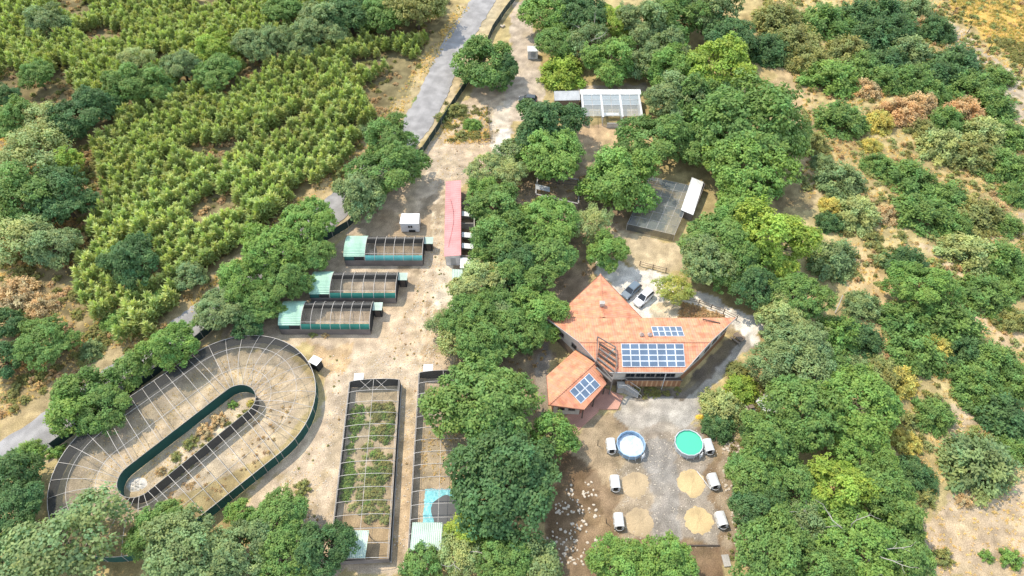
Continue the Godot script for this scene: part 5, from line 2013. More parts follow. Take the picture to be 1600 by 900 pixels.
	for q in [[0.0, 0.3], [0.4, -0.2], [-0.3, -0.1]]:
		b.box(Vector3(q[0], 0.2, q[1]), Vector3(0.5, 0.4, 0.4), Basis(Vector3.UP, q[0]))
	single("stone_block", b.mesh(), M.stone, Vector3(-2.45, 0.00, -162.54), "pale stone blocks at the fence beside the dirt track's top", "stone")

	# pale flat stones set in the yard soil
	var stones := [stone_mesh(1), stone_mesh(2), stone_mesh(4)]
	var left_poly := inside([Vector2(7.8, -40.3), Vector2(11.6, -41.7), Vector2(12.2, -37.5), Vector2(12.7, -33.0), Vector2(10.7, -30.0), Vector2(8.5, -28.7), Vector2(4.3, -29.6), Vector2(2.2, -32.1), Vector2(5.3, -33.9), Vector2(6.1, -37.5)])
	var right_poly := inside([Vector2(31.6, -47.8), Vector2(34.5, -47.3), Vector2(33.8, -40.3), Vector2(33.3, -33.9), Vector2(30.4, -31.7), Vector2(30.5, -37.5), Vector2(30.7, -43.2)])
	for set_ in [[left_poly, 150, 0.10, 0.24], [right_poly, 125, 0.09, 0.24]]:
		var poly: PackedVector2Array = set_[0]
		var box := bounds(poly)
		for n in set_[1]:
			var q := pick_in(poly, box)
			var s := rng.randf_range(set_[2], set_[3])
			var st := part("stone", stones[rng.randi() % 3], M.stone, soil, Vector3(q.x, -0.05, q.y))
			st.rotation.y = rng.randf() * TAU
			st.scale = Vector3(s, 0.3, s * rng.randf_range(0.7, 1.2))

	# plants
	plant_kinds()
	var trees := tree_table()
	for t in trees:
		plant(t[0], t[1], t[2], t[3], t[4], t[5], t[6])
	pines(trees)
	growth()

func pines(trees: Array) -> void:
	var poly := inside([Vector2(-144.2, -180.9), Vector2(-18.8, -180.9), Vector2(-18.3, -167.8), Vector2(-22.5, -148.7), Vector2(-27.0, -133.3), Vector2(-33.4, -116.3), Vector2(-33.6, -108.8), Vector2(-42.1, -101.5), Vector2(-48.2, -89.3), Vector2(-54.2, -80.6), Vector2(-57.8, -75.2), Vector2(-59.7, -67.2), Vector2(-63.1, -64.7), Vector2(-68.8, -68.6), Vector2(-74.7, -74.1), Vector2(-80.3, -87.7), Vector2(-77.7, -96.1), Vector2(-87.7, -114.3), Vector2(-86.4, -121.7), Vector2(-102.8, -138.2), Vector2(-118.5, -143.4), Vector2(-121.2, -133.3)])
	var box := bounds(poly)
	var along := Vector2(-0.58, 0.81)
	var across := Vector2(0.81, 0.58)
	var spots := []
	var mid := box.get_center()
	for i in range(-70, 70):
		for j in range(-110, 110):
			var q := mid + along * j * 1.15 + across * i * 2.5
			q += Vector2(rng.randf_range(-0.4, 0.4), rng.randf_range(-0.4, 0.4))
			if not Geometry2D.is_point_in_polygon(q, poly): continue
			if noise.get_noise_2d(q.x * 0.8 + 500.0, q.y * 0.8) > 0.36 or rng.randf() < 0.03: continue
			var free := true
			for t in trees:
				if Vector2(t[1] - q.x, t[2] - q.y).length_squared() < t[3] * t[3] * 0.62:
					free = false
					break
			if free: spots.append(q)
	spots.sort_custom(func(a, c): return a.length_squared() < c.length_squared())
	var shapes := [pine(4.0), pine(3.8), pine(4.3)]
	var rest := [[], [], []]
	var tints := [[], [], []]
	for n in spots.size():
		var q: Vector2 = spots[n]
		var s := rng.randf_range(0.8, 1.2) * (1.0 + 0.25 * noise.get_noise_2d(q.x, q.y))
		var turned := Basis(Vector3.UP, rng.randf() * TAU).scaled(Vector3(s, s * rng.randf_range(0.9, 1.15), s))
		var v := rng.randi() % 3
		if n < 300:
			var o := single("young_pine", shapes[v], M.pine if rng.randf() < 0.6 else M.pale_pine, Vector3(q.x, -0.05, q.y), "slim young pine standing in the lower rows of the dense plantation left of the road", "pine", "young pines in the plantation rows")
			o.basis = turned
		else:
			rest[v].append(Transform3D(turned, Vector3(q.x, -0.05, q.y)))
			var t := rng.randf_range(0.8, 1.0)
			tints[v].append(Color(t, t * rng.randf_range(0.95, 1.0), t * rng.randf_range(0.85, 1.0)))
	for v in 3:
		scatter("pine_forest", shapes[v], M.pale_pine if v == 1 else M.pine, rest[v], tints[v], "far rows of young pines in the plantation left of the road")

func growth() -> void:
	var tuft := tuft_mesh(14, 0.42)
	var weed := shrub(0.55, 16, 16, 0.15, 0.4)
	var scrub := shrub(0.8, 26, 20, 0.18, 0.3)
	var right := [Vector2(67.4, -179.2), Vector2(145.1, -179.2), Vector2(80.1, -46.3), Vector2(65.9, -44.2), Vector2(55.8, -34.7), Vector2(58.1, -67.2), Vector2(62.2, -96.1), Vector2(57.4, -101.5), Vector2(65.7, -133.3)]
	sprinkle("grass", "dry straw coloured grass on the right slope", tuft, M.straw, right, 9000, 0.6, 1.5, [])
	sprinkle("undergrowth", "low olive scrub between the bushes of the right slope", scrub, M.ol, right, 1100, 0.4, 1.2, [])
	sprinkle("undergrowth", "withered scrub between the bushes of the right slope", scrub, M.br, right, 600, 0.4, 1.1, [])
	sprinkle("undergrowth", "yellowing scrub between the bushes of the right slope", scrub, M.pg, right, 1300, 0.4, 1.3, [])
	var left := [Vector2(-116.8, -133.3), Vector2(-86.0, -113.2), Vector2(-75.3, -75.5), Vector2(-63.8, -62.1), Vector2(-56.3, -68.6), Vector2(-61.1, -69.9), Vector2(-71.2, -57.3), Vector2(-78.2, -50.5)]
	sprinkle("grass", "dry grass below the woods on the left", tuft, M.straw, left, 2600, 0.7, 1.5, [])
	sprinkle("undergrowth", "olive scrub below the woods on the left", scrub, M.ol, left, 420, 0.6, 1.6, [])
	sprinkle("undergrowth", "withered scrub below the woods on the left", scrub, M.br, left, 220, 0.6, 1.5, [])
	var pine_floor := [Vector2(-136.7, -175.8), Vector2(-17.1, -175.8), Vector2(-23.6, -135.8), Vector2(-32.0, -111.2), Vector2(-43.0, -99.7), Vector2(-56.2, -75.5), Vector2(-62.7, -62.1), Vector2(-74.2, -72.7), Vector2(-86.0, -113.2), Vector2(-118.0, -135.8)]
	sprinkle("undergrowth", "dry heath between the young pines", scrub, M.br, pine_floor, 1500, 0.5, 1.2, [])
	sprinkle("undergrowth", "green heath between the young pines", scrub, M.ol, pine_floor, 1200, 0.5, 1.2, [])
	var verge := [Vector2(-14.4, -172.6), Vector2(-11.0, -172.6), Vector2(-23.1, -130.9), Vector2(-27.5, -118.5), Vector2(-35.7, -101.5), Vector2(-44.9, -85.3), Vector2(-54.9, -71.3), Vector2(-57.0, -72.7), Vector2(-48.2, -89.3), Vector2(-39.9, -103.4), Vector2(-29.5, -124.0), Vector2(-21.7, -148.7)]
	sprinkle("grass", "dry grass on the road's left verge", tuft, M.straw, verge, 1500, 0.6, 1.3, [])
	sprinkle("grass", "green grass on the road's left verge", tuft, M.mg, verge, 350, 0.5, 1.1, [])
	var near := [Vector2(56.0, -33.0), Vector2(64.7, -41.3), Vector2(74.4, -42.2), Vector2(67.7, -27.9), Vector2(55.9, -27.9)]
	sprinkle("grass", "sparse dry grass on the bare soil at lower right", tuft, M.straw, near, 500, 0.4, 1.0, [])
	var yard := [Vector2(-18.5, -113.2), Vector2(-12.3, -130.9), Vector2(-2.8, -121.7), Vector2(-5.3, -109.2), Vector2(-12.9, -103.4), Vector2(-11.5, -62.1), Vector2(-11.2, -57.3), Vector2(-14.2, -57.3), Vector2(-14.5, -28.7), Vector2(-17.0, -28.7), Vector2(-17.4, -58.5), Vector2(-25.8, -58.5), Vector2(-24.4, -29.6), Vector2(-36.1, -37.5), Vector2(-28.5, -48.4), Vector2(-28.5, -57.3), Vector2(-31.4, -62.1), Vector2(-21.4, -65.9), Vector2(-17.7, -72.7), Vector2(-14.9, -96.1)]
	var pebble := stone_mesh(3)
	sprinkle("gravel", "small pale stones strewn on the sandy yard", pebble, M.stone, yard, 2600, 0.03, 0.13, [])
	sprinkle("grass", "short dry grass on the sandy yard", tuft, M.straw, yard, 900, 0.2, 0.5, [])
	sprinkle("undergrowth", "small dry weeds dotted over the sandy yard", weed, M.br, yard, 110, 0.15, 0.45, [])
	sprinkle("undergrowth", "small green weeds dotted over the sandy yard", weed, M.ol, yard, 70, 0.15, 0.45, [])
	sprinkle("undergrowth", "leaf litter and low weeds in the grove's shade", weed, M.br, [Vector2(-8.9, -101.5), Vector2(17.3, -111.2), Vector2(22.4, -96.1), Vector2(14.4, -79.9), Vector2(7.6, -68.6), Vector2(3.9, -51.6), Vector2(0.0, -52.7), Vector2(-8.4, -62.1)], 420, 0.3, 0.9, [])
	sprinkle("undergrowth", "low weeds along the kennel yard's right edge", weed, M.ol, [Vector2(31.9, -48.4), Vector2(35.0, -47.3), Vector2(33.3, -33.0), Vector2(29.1, -29.6), Vector2(30.8, -40.3)], 110, 0.3, 0.8, [])
	sprinkle("grass", "straw weeds beside the track gate", tuft, M.straw, [Vector2(-18.3, -120.6), Vector2(-5.5, -129.7), Vector2(-4.6, -117.0), Vector2(-13.6, -116.1)], 700, 0.6, 1.3, [])
	sprinkle("undergrowth", "green weeds beside the track gate", weed, M.ol, [Vector2(-15.9, -130.9), Vector2(-5.5, -129.7), Vector2(-4.7, -118.5), Vector2(-13.7, -117.0)], 120, 0.6, 1.6, [])
	sprinkle("gravel", "small stones on the kennel yard", pebble, M.stone, [Vector2(15.3, -46.3), Vector2(29.3, -50.5), Vector2(34.3, -46.3), Vector2(30.5, -32.1), Vector2(13.7, -29.6)], 900, 0.03, 0.10, [])
	sprinkle("undergrowth", "green weeds along the planted aviary's left wall", weed, M.bg, [Vector2(-24.6, -52.7), Vector2(-23.2, -52.7), Vector2(-23.1, -38.4), Vector2(-24.3, -38.4)], 80, 0.8, 1.8, [])
	sprinkle("undergrowth", "olive shrubs along the planted aviary's right side", scrub, M.ol, [Vector2(-21.9, -53.8), Vector2(-18.4, -53.8), Vector2(-17.5, -37.5), Vector2(-20.7, -37.5)], 60, 0.5, 1.1, [])
	sprinkle("undergrowth", "green shrubs along the planted aviary's right side", scrub, M.bg, [Vector2(-21.2, -51.6), Vector2(-18.3, -52.7), Vector2(-17.5, -37.5), Vector2(-20.6, -37.5)], 55, 0.4, 1.0, [])
	sprinkle("undergrowth", "pale weeds in the planted aviary", weed, M.pg, [Vector2(-22.4, -53.8), Vector2(-18.4, -53.8), Vector2(-17.0, -34.7), Vector2(-22.6, -34.7)], 150, 0.6, 1.4, [])
	sprinkle("grass", "straw on the tarpaulin aviary's floor", tuft, M.straw, [Vector2(-13.8, -56.6), Vector2(-7.1, -56.6), Vector2(-7.8, -40.8), Vector2(-13.4, -40.8)], 450, 0.4, 0.9, [])
	sprinkle("grass", "straw on the oval pen's floor", tuft, M.straw, [Vector2(-62.5, -40.3), Vector2(-62.8, -48.4), Vector2(-48.1, -62.1), Vector2(-37.4, -60.9), Vector2(-32.1, -55.0), Vector2(-42.6, -38.4), Vector2(-53.2, -34.7)], 1500, 0.3, 0.6, [Rect2(-56, -57, 0, 0)])
	sprinkle("undergrowth", "withered weeds on the oval pen's floor", weed, M.br, [Vector2(-47.7, -46.3), Vector2(-37.6, -52.7), Vector2(-32.9, -53.8), Vector2(-35.8, -44.2), Vector2(-44.2, -37.5), Vector2(-50.5, -37.5)], 130, 0.3, 0.7, [])
	var field := [Vector2(116.2, -175.8), Vector2(144.3, -177.5), Vector2(127.6, -143.4), Vector2(121.2, -152.9), Vector2(117.1, -167.8)]
	sprinkle("undergrowth", "low green weeds in the oval pen's inner island", weed, M.ol, [Vector2(-50.0, -42.0), Vector2(-47.3, -45.0), Vector2(-43.2, -51.1), Vector2(-40.4, -53.8), Vector2(-39.5, -52.2), Vector2(-44.7, -45.8), Vector2(-48.9, -41.1)], 170, 0.4, 0.9, [])
	sprinkle("crop_grass", "ochre crop rows of the field at the top right", weed, M.yb, field, 1300, 0.6, 1.0, [])
	sprinkle("crop_grass", "straw stubble of the ochre field at the top right", tuft, M.straw, field, 2600, 0.8, 1.5, [])
	sprinkle("undergrowth", "dark green strip along the ochre field's edge", scrub, M.ol, [Vector2(120.0, -157.2), Vector2(132.3, -152.9), Vector2(125.7, -139.5), Vector2(121.5, -146.6)], 320, 0.7, 1.2, [])
	sprinkle("undergrowth", "weeds at the farmhouse's front wall foot", weed, M.ol, [Vector2(18.7, -56.6), Vector2(26.4, -56.8), Vector2(26.3, -55.2), Vector2(19.0, -54.7)], 90, 0.4, 0.9, [])
	sprinkle("undergrowth", "dry plants in the shaded bed by the rail fence", weed, M.br, [Vector2(29.4, -73.5), Vector2(32.7, -72.7), Vector2(37.1, -69.9), Vector2(34.8, -69.4), Vector2(28.8, -69.9)], 160, 0.5, 1.2, [])
	sprinkle("undergrowth", "weeds below the garden bushes right of the path", weed, M.ol, [Vector2(29.5, -51.6), Vector2(35.9, -58.5), Vector2(42.5, -58.5), Vector2(39.4, -51.6), Vector2(29.9, -48.4)], 200, 0.5, 1.3, [Rect2(38.3, -55.0, 3, 2.6)])

func tree_table() -> Array:
	return [
		["o", -114.6, -157.6, 5.09, 4.43, "gg", "grey green leafy tree round among young pines near the far left corner"],
		["o", -107.4, -135.7, 4.07, 3.74, "mg", "mid green leafy tree among the young pines, below the round grey-green one"],
		["o", -112.2, -129.0, 3.36, 3.09, "dg", "dark green leafy tree cut by the left frame edge beside the young pines"],
		["o", -90.7, -121.3, 6.73, 5.02, "dg", "dark green leafy tree darkest crown, at the bare track between woods and pines"],
		["o", -84.6, -130.4, 5.48, 4.57, "mg", "mid green leafy tree just right of the darkest tree at the track head"],
		["o", -79.7, -131.7, 5.21, 4.48, "mg", "mid green leafy tree wedged into the pines below the pale shrub"],
		["o", -75.3, -138.4, 4.73, 4.3, "gg", "grey green leafy tree round among the pines, left of the two-tone tree"],
		["o", -66.7, -136.1, 5.3, 4.51, "mg", "mid green leafy tree lower half of the two-tone pair in the pines"],
		["o", -70.3, -146.2, 4.55, 4.19, "lg", "lime green leafy tree yellow-topped upper half of the two-tone pair in the pines"],
		["o", -60.6, -146.7, 4.88, 4.36, "gg", "grey green leafy tree at the upper rim of the middle pine block"],
		["f", -87.6, -142.8, 3.86, 3.48, "pg", "pale yellowish green feathery tree wispy shrub-like, above the trees inside the pine rows"],
		["o", -104.0, -117.1, 5.19, 4.47, "mg", "mid green leafy tree at the left frame edge above the pale thicket"],
		["f", -98.6, -118.9, 4.94, 4.18, "pg", "pale yellowish green feathery tree loose crown left of the bare dirt track"],
		["f", -95.0, -108.1, 6.09, 4.59, "pg", "pale yellowish green feathery tree palest of the left thicket, above the broad dark crown"],
		["o", -89.3, -106.4, 3.59, 3.31, "lg", "lime green leafy tree small, at the track's left side over the broad dark crown"],
		["f", -98.7, -103.6, 4.62, 4.06, "pg", "pale yellowish green feathery tree at the left frame edge beside the palest crown"],
		["o", -91.4, -94.3, 7.23, 5.2, "mg", "mid green leafy tree broad crown filling the left edge of the woods"],
		["o", -84.3, -94.6, 6.22, 4.84, "dg", "dark green leafy tree broad crown beside the bare dirt track"],
		["f", -88.0, -84.4, 5.68, 4.44, "pg", "pale yellowish green feathery tree low pale crown at left edge above the rusty bush"],
		["o", -81.7, -83.3, 4.92, 4.37, "gg", "grey green leafy tree speckled crown left of the lowest pines"],
		["b", -85.9, -74.4, 3.94, 1.77, "br", "dry brown bush biggest rusty one at the left edge"],
		["b", -80.8, -72.0, 2.68, 1.2, "br", "dry brown bush lower rusty one beside the large rusty bush"],
		["o", -74.0, -62.5, 4.4, 4.05, "mg", "mid green leafy tree alone in straw above the road's lower left stretch"],
		["o", -83.9, -67.9, 2.98, 2.74, "dg", "dark green leafy tree cut by left frame edge under the rusty bushes"],
		["o", -80.4, -60.2, 3.28, 3.02, "dg", "dark green leafy tree cut by left frame edge above the road end"],
		["o", -66.4, -79.7, 5.3, 4.51, "dg", "dark green leafy tree round, standing inside the lowest block of pines"],
		["b", -59.3, -77.6, 1.81, 0.81, "bg", "bright green bush small, on the pines' edge near the road"],
		["b", -60.5, -74.4, 2.29, 1.03, "bg", "bright green bush fresh, left of the grey one on the pines' edge"],
		["o", -56.2, -77.6, 2.89, 2.66, "gg", "grey green leafy tree small, where the pines meet the belt by the road"],
		["b", -66.8, -69.0, 2.63, 1.18, "bg", "bright green bush fresh round one below the lowest pines"],
		["b", -69.0, -63.4, 2.16, 0.97, "gg", "grey green bush scruffy, on the straw above the road"],
		["o", -59.7, -57.9, 3.55, 3.27, "mg", "mid green leafy tree between the road and the oval pen's long side"],
		["o", -54.0, -61.9, 4.39, 4.04, "bg", "bright green leafy tree leaning over the road beside the oval pen"],
		["o", -66.6, -54.7, 3.59, 3.31, "mg", "mid green leafy tree upper left of the clump beside the road's end"],
		["o", -65.8, -50.2, 3.9, 3.59, "bg", "bright green leafy tree left of the clump overhanging the oval pen"],
		["o", -61.1, -51.1, 4.12, 3.79, "mg", "mid green leafy tree right of the clump overhanging the oval pen's corner"],
		["o", -48.4, -69.3, 4.35, 4.0, "gg", "grey green leafy tree lowest of the belt between road and tunnel pens"],
		["o", -46.1, -74.2, 4.69, 4.29, "bg", "bright green leafy tree second lowest of the belt beside the road"],
		["o", -42.1, -70.2, 3.92, 3.6, "mg", "mid green leafy tree overhanging the lowest tunnel pen's green roof"],
		["o", -41.4, -81.6, 5.59, 4.61, "bg", "bright green leafy tree middle of the belt between road and tunnel pens"],
		["o", -38.4, -75.0, 4.48, 4.12, "mg", "mid green leafy tree beside the middle tunnel pen's roof end"],
		["o", -37.4, -87.9, 5.52, 4.59, "bg", "bright green leafy tree topmost of the belt, touching the road"],
		["o", -35.0, -81.9, 3.92, 3.61, "mg", "mid green leafy tree beside the upper tunnel pen's roof end"],
		["o", -43.8, -67.2, 2.96, 2.73, "dg", "dark green leafy tree dark foot of the belt above the oval pen"],
		["o", -24.2, -102.8, 7.26, 5.21, "mg", "mid green leafy tree big, at the fence between road and white cabin"],
		["o", -25.4, -112.8, 5.37, 4.53, "mg", "mid green leafy tree behind the big one at the road fence"],
		["o", -28.4, -96.5, 5.76, 4.67, "gg", "grey green leafy tree lighter, left of the white cabin at the road edge"],
		["b", -32.3, -119.9, 2.07, 0.93, "gg", "grey green bush lone and small, between pine block and road"],
		["b", -35.0, -106.4, 1.71, 0.77, "ol", "olive green bush low scrub on the verge left of the road"],
		["o", -7.0, -138.4, 7.53, 5.31, "mg", "mid green leafy tree open crowned, between the road and the dirt track"],
		["o", -2.0, -137.2, 4.09, 3.76, "dg", "dark green leafy tree hanging over the dirt track, right half of the open tree"],
		["b", -12.5, -127.1, 2.41, 1.08, "ol", "olive green bush low, at the foot of the open tree by the fence"],
		["b", -8.6, -122.3, 2.08, 0.94, "bg", "bright green bush broom-like, in the straw below the open tree"],
		["b", -15.5, -124.8, 1.69, 0.76, "ol", "olive green bush tiny, touching the road fence"],
		["b", -11.0, -118.7, 1.55, 0.7, "ol", "olive green bush tiny, on bare straw near the track gate"],
		["o", -46.5, -154.9, 7.03, 5.13, "gg", "grey green leafy tree big, at the top of the middle pine block"],
		["o", -50.5, -148.4, 3.95, 3.63, "gg", "grey green leafy tree small, against the tops of the middle pine block"],
		["o", -56.8, -148.0, 4.58, 4.22, "gg", "grey green leafy tree left of the big grey one over the pine block"],
		["o", -40.2, -159.7, 6.82, 5.05, "dg", "dark green leafy tree at the top edge behind the pine block"],
		["o", -32.8, -159.3, 6.13, 4.81, "mg", "mid green leafy tree at the top edge, second left from the road"],
		["o", -23.8, -161.5, 7.88, 5.44, "ol", "olive green leafy tree at the top edge beside the road"],
		["o", -57.3, -162.9, 5.19, 4.47, "mg", "mid green leafy tree cut by the top edge above the grey ones"],
		["o", 9.1, -159.5, 7.15, 5.17, "bg", "bright green leafy tree tall, at the top of the dirt track"],
		["o", 10.6, -147.1, 5.21, 4.48, "mg", "mid green leafy tree overhanging the small white box trailer"],
		["o", 16.5, -159.3, 7.48, 5.29, "dg", "dark green leafy tree deep in the group at the top, right of the tall one"],
		["b", 11.9, -140.6, 5.64, 2.54, "lg", "lime green bush round, above the grey lean-to roof"],
		["f", 17.9, -148.1, 4.91, 4.17, "gg", "grey green feathery tree half bare with pale limbs, above the round lime bush"],
		["o", 25.0, -156.7, 5.07, 4.43, "lg", "lime green leafy tree olive topped, above the wide one behind the glazed pens"],
		["o", 23.2, -140.7, 6.97, 5.11, "bg", "bright green leafy tree wide, directly behind the glazed pens"],
		["o", 29.4, -139.4, 3.81, 3.51, "gg", "grey green leafy tree right behind the corner of the glazed pens"],
		["o", 32.5, -154.3, 7.01, 5.12, "gg", "grey green leafy tree at the top, right of the olive topped tree"],
		["o", 39.3, -157.2, 8.09, 5.51, "mg", "mid green leafy tree at the top edge middle of the group"],
		["o", 48.0, -159.5, 8.15, 5.54, "gg", "grey green leafy tree at the top edge, second from the straw slope"],
		["o", 51.8, -150.2, 6.9, 5.09, "dg", "dark green leafy tree at the rim of the straw slope near the top"],
		["o", 35.7, -144.0, 5.79, 4.68, "gg", "grey green leafy tree below the top group, left of the lime crown"],
		["o", 46.1, -135.4, 8.35, 5.61, "lg", "lime green leafy tree large lime crowned, topmost of the clump right of the glazed pens"],
		["f", 50.0, -148.5, 3.62, 3.26, "br", "dry brown feathery tree withered top poking over the lime crown"],
		["o", 35.6, -136.7, 5.94, 4.74, "bg", "bright green leafy tree right beside the glazed pens' upper corner"],
		["o", 34.1, -124.5, 6.53, 4.95, "gg", "grey green leafy tree right of the glazed pens"],
		["o", 38.8, -122.8, 6.77, 5.04, "mg", "mid green leafy tree under the lime crowned one"],
		["o", 29.8, -111.9, 7.84, 5.42, "mg", "mid green leafy tree above the grey netted pen"],
		["o", 37.7, -111.3, 5.61, 4.62, "mg", "mid green leafy tree right of the one above the grey netted pen"],
		["o", 45.0, -123.0, 6.49, 4.93, "dg", "dark green leafy tree in the middle of the big clump"],
		["o", 48.1, -112.5, 10.61, 6.42, "mg", "mid green leafy tree largest of the clump, on its right side"],
		["o", 45.0, -101.1, 7.99, 5.48, "bg", "bright green leafy tree above the white strip roof"],
		["o", 55.3, -112.9, 5.09, 4.43, "mg", "mid green leafy tree right rim of the big clump facing the straw slope"],
		["o", 7.6, -115.4, 7.96, 5.47, "dg", "dark green leafy tree dark dome below the dark hatchback"],
		["o", 7.6, -107.1, 7.13, 5.17, "bg", "bright green leafy tree in front of the dark dome"],
		["o", 0.0, -109.2, 3.64, 3.35, "gg", "grey green leafy tree left flank of the dark dome by the white track"],
		["o", 20.3, -99.3, 7.92, 5.45, "bg", "bright green leafy tree broad, left of the grey netted pen"],
		["o", -5.1, -104.5, 4.1, 3.77, "pg", "pale yellowish green leafy tree at the north end of the red roof"],
		["f", -0.6, -103.4, 3.81, 3.43, "pg", "pale yellowish green feathery tree thin, between the red roof's tree and the dark dome"],
		["o", -2.7, -92.8, 5.66, 4.64, "mg", "mid green leafy tree beside the red roof's upper half"],
		["o", -5.3, -98.7, 3.47, 3.19, "bg", "bright green leafy tree touching the red roof's north corner"],
		["o", -2.1, -84.1, 5.91, 4.73, "mg", "mid green leafy tree beside the red roof's lower half"],
		["o", 6.4, -88.3, 6.03, 4.77, "bg", "bright green leafy tree centre of the grove below the small timber pen"],
		["o", 5.3, -79.6, 5.77, 4.68, "mg", "mid green leafy tree lower grove, above the peaked tile roof"],
		["o", 1.1, -78.0, 4.31, 3.97, "dg", "dark green leafy tree shaded, left neighbour of the lower grove"],
		["f", 14.6, -89.0, 3.82, 3.43, "pg", "pale yellowish green feathery tree young pale one above the parking area"],
		["o", 17.3, -82.5, 3.93, 3.62, "bg", "bright green leafy tree single round one at the parking area's corner"],
		["o", -5.9, -74.2, 5.15, 4.45, "pg", "pale yellowish green leafy tree pale, at the narrow white roof below the red shed"],
		["o", -0.5, -74.0, 5.15, 4.45, "mg", "mid green leafy tree grove crown level with the narrow white roof"],
		["o", 4.7, -68.2, 4.99, 4.4, "bg", "bright green leafy tree spiky, next to the main tile roof's left corner"],
		["o", -2.6, -68.4, 4.1, 3.77, "gg", "grey green leafy tree middle of the grove left of the house"],
		["o", -6.8, -66.9, 4.51, 4.15, "mg", "mid green leafy tree grove edge facing the sandy yard"],
		["f", -11.5, -67.6, 2.52, 2.27, "gg", "grey green feathery tree thin and pale, at the sandy yard's right edge"],
		["f", -9.8, -63.0, 2.68, 2.41, "pg", "pale yellowish green feathery tree flowering pale one at the sandy yard's right edge"],
		["o", 0.0, -64.3, 4.45, 4.09, "mg", "mid green leafy tree above the shaded footpath left of the house"],
		["o", -4.6, -61.8, 4.6, 4.23, "mg", "mid green leafy tree just above the very broad round crown"],
		["b", 2.7, -64.2, 1.58, 0.71, "gg", "grey green bush small, by the shaded footpath"],
		["o", -4.0, -51.3, 7.75, 5.39, "mg", "mid green leafy tree very broad round crown beside the second long pen"],
		["o", -0.9, -38.7, 7.89, 5.44, "dg", "dark green leafy tree biggest of all, below the very broad round crown"],
		["o", 6.2, -46.8, 3.43, 3.15, "bg", "bright green leafy tree fresh, at the red paved terrace corner"],
		["o", -5.5, -32.9, 3.5, 3.22, "lg", "lime green leafy tree lime tinted, beside the black pond liner"],
		["f", -6.7, -29.6, 3.25, 2.92, "pg", "pale yellowish green feathery tree with bare white limbs, below the pale corrugated shelter"],
		["o", -11.6, -28.3, 3.04, 2.8, "mg", "mid green leafy tree at the bottom edge below the pale corrugated shelter"],
		["o", -1.2, -29.1, 3.93, 3.62, "mg", "mid green leafy tree bottom edge, under the biggest tree"],
		["o", 3.7, -27.9, 3.55, 3.27, "gg", "grey green leafy tree bottom edge, left of the stone-strewn ground"],
		["o", 13.8, -28.1, 4.08, 3.75, "bg", "bright green leafy tree bottom edge, left of the pair in the kennel yard"],
		["o", 19.8, -27.9, 4.07, 3.75, "bg", "bright green leafy tree bottom edge, right of the pair in the kennel yard"],
		["f", -57.4, -29.6, 7.43, 5.08, "gg", "grey green feathery tree large silvery one in the bottom left corner"],
		["o", -47.5, -32.8, 3.94, 3.63, "mg", "mid green leafy tree over the oval pen's lower side"],
		["o", -41.0, -29.1, 5.84, 4.7, "gg", "grey green leafy tree wide, bottom edge below the oval pen"],
		["o", -34.8, -29.4, 4.63, 4.26, "gg", "grey green leafy tree speckled, bottom edge, right of the wide one"],
		["o", -37.4, -35.5, 2.08, 1.92, "bg", "bright green leafy tree feathery edge against the oval pen's green wall"],
		["o", -31.6, -34.0, 4.24, 3.9, "mg", "mid green leafy tree at the sandy yard's bottom, right of the oval pen"],
		["o", -24.5, -29.8, 4.12, 3.79, "dg", "dark green leafy tree leaning on the first long pen's pale shelter"],
		["o", -29.8, -29.2, 4.11, 3.78, "mg", "mid green leafy tree bottom edge, left of the first long pen"],
		["o", -67.0, -35.1, 4.09, 3.76, "dg", "dark green leafy tree left of the large silvery tree"],
		["o", -69.8, -40.7, 3.68, 3.39, "dg", "dark green leafy tree at the left edge beside the oval pen"],
		["b", -71.3, -45.4, 2.12, 0.96, "bg", "bright green bush leafy scrub at the road's end"],
		["b", -67.5, -45.6, 1.42, 0.64, "bg", "bright green bush small, at the road's end under the green fence"],
		["o", -66.1, -30.3, 3.26, 3.0, "dg", "dark green leafy tree cut by the bottom left corner"],
		["f", 27.9, -74.3, 3.2, 2.88, "yl", "yellowish feathery tree young and thin stemmed, at the parking area"],
		["o", 36.9, -84.1, 6.39, 4.9, "mg", "mid green leafy tree right of the white strip roof"],
		["o", 33.5, -79.4, 4.82, 4.33, "gg", "grey green leafy tree above the white gravel drive"],
		["o", 38.8, -78.5, 5.03, 4.41, "mg", "mid green leafy tree shaded, over the bend of the white drive"],
		["o", 42.6, -91.2, 5.36, 4.53, "bg", "bright green leafy tree upper rim of the clump above the drive"],
		["o", 45.9, -83.1, 7.56, 5.32, "lg", "lime green leafy tree brightest of all, in the clump above the drive"],
		["o", 41.6, -73.5, 4.67, 4.28, "dg", "dark green leafy tree deep shade under the brightest tree"],
		["b", 57.8, -82.6, 4.75, 2.14, "gg", "grey green bush dense, right of the brightest tree"],
		["b", 60.6, -92.3, 2.74, 1.23, "dg", "dark green bush above the dense grey one beside the straw slope"],
		["o", 47.4, -70.9, 5.06, 4.42, "mg", "mid green leafy tree lower right of the brightest tree"],
		["o", 44.9, -62.4, 5.04, 4.42, "gg", "grey green leafy tree airy, at the gravel bend right of the house"],
		["f", 40.6, -58.9, 3.89, 3.5, "gg", "grey green feathery tree pale airy, above the garden with the white slab"],
		["f", 45.5, -57.6, 4.92, 4.17, "gg", "grey green feathery tree grey twigged, behind the garden with the white slab"],
		["o", 44.3, -67.4, 4.08, 3.75, "pg", "pale yellowish green leafy tree where the white drive meets the path"],
		["b", 54.3, -66.7, 3.79, 1.7, "bg", "bright green bush fresh, below a leaning grey dead stick"],
		["b", 60.4, -72.2, 3.29, 1.48, "gg", "grey green bush silvery topped, on the straw hollow's lower rim"],
		["b", 57.7, -65.5, 3.57, 1.6, "dg", "dark green bush shaded, between the fresh and the yellow one"],
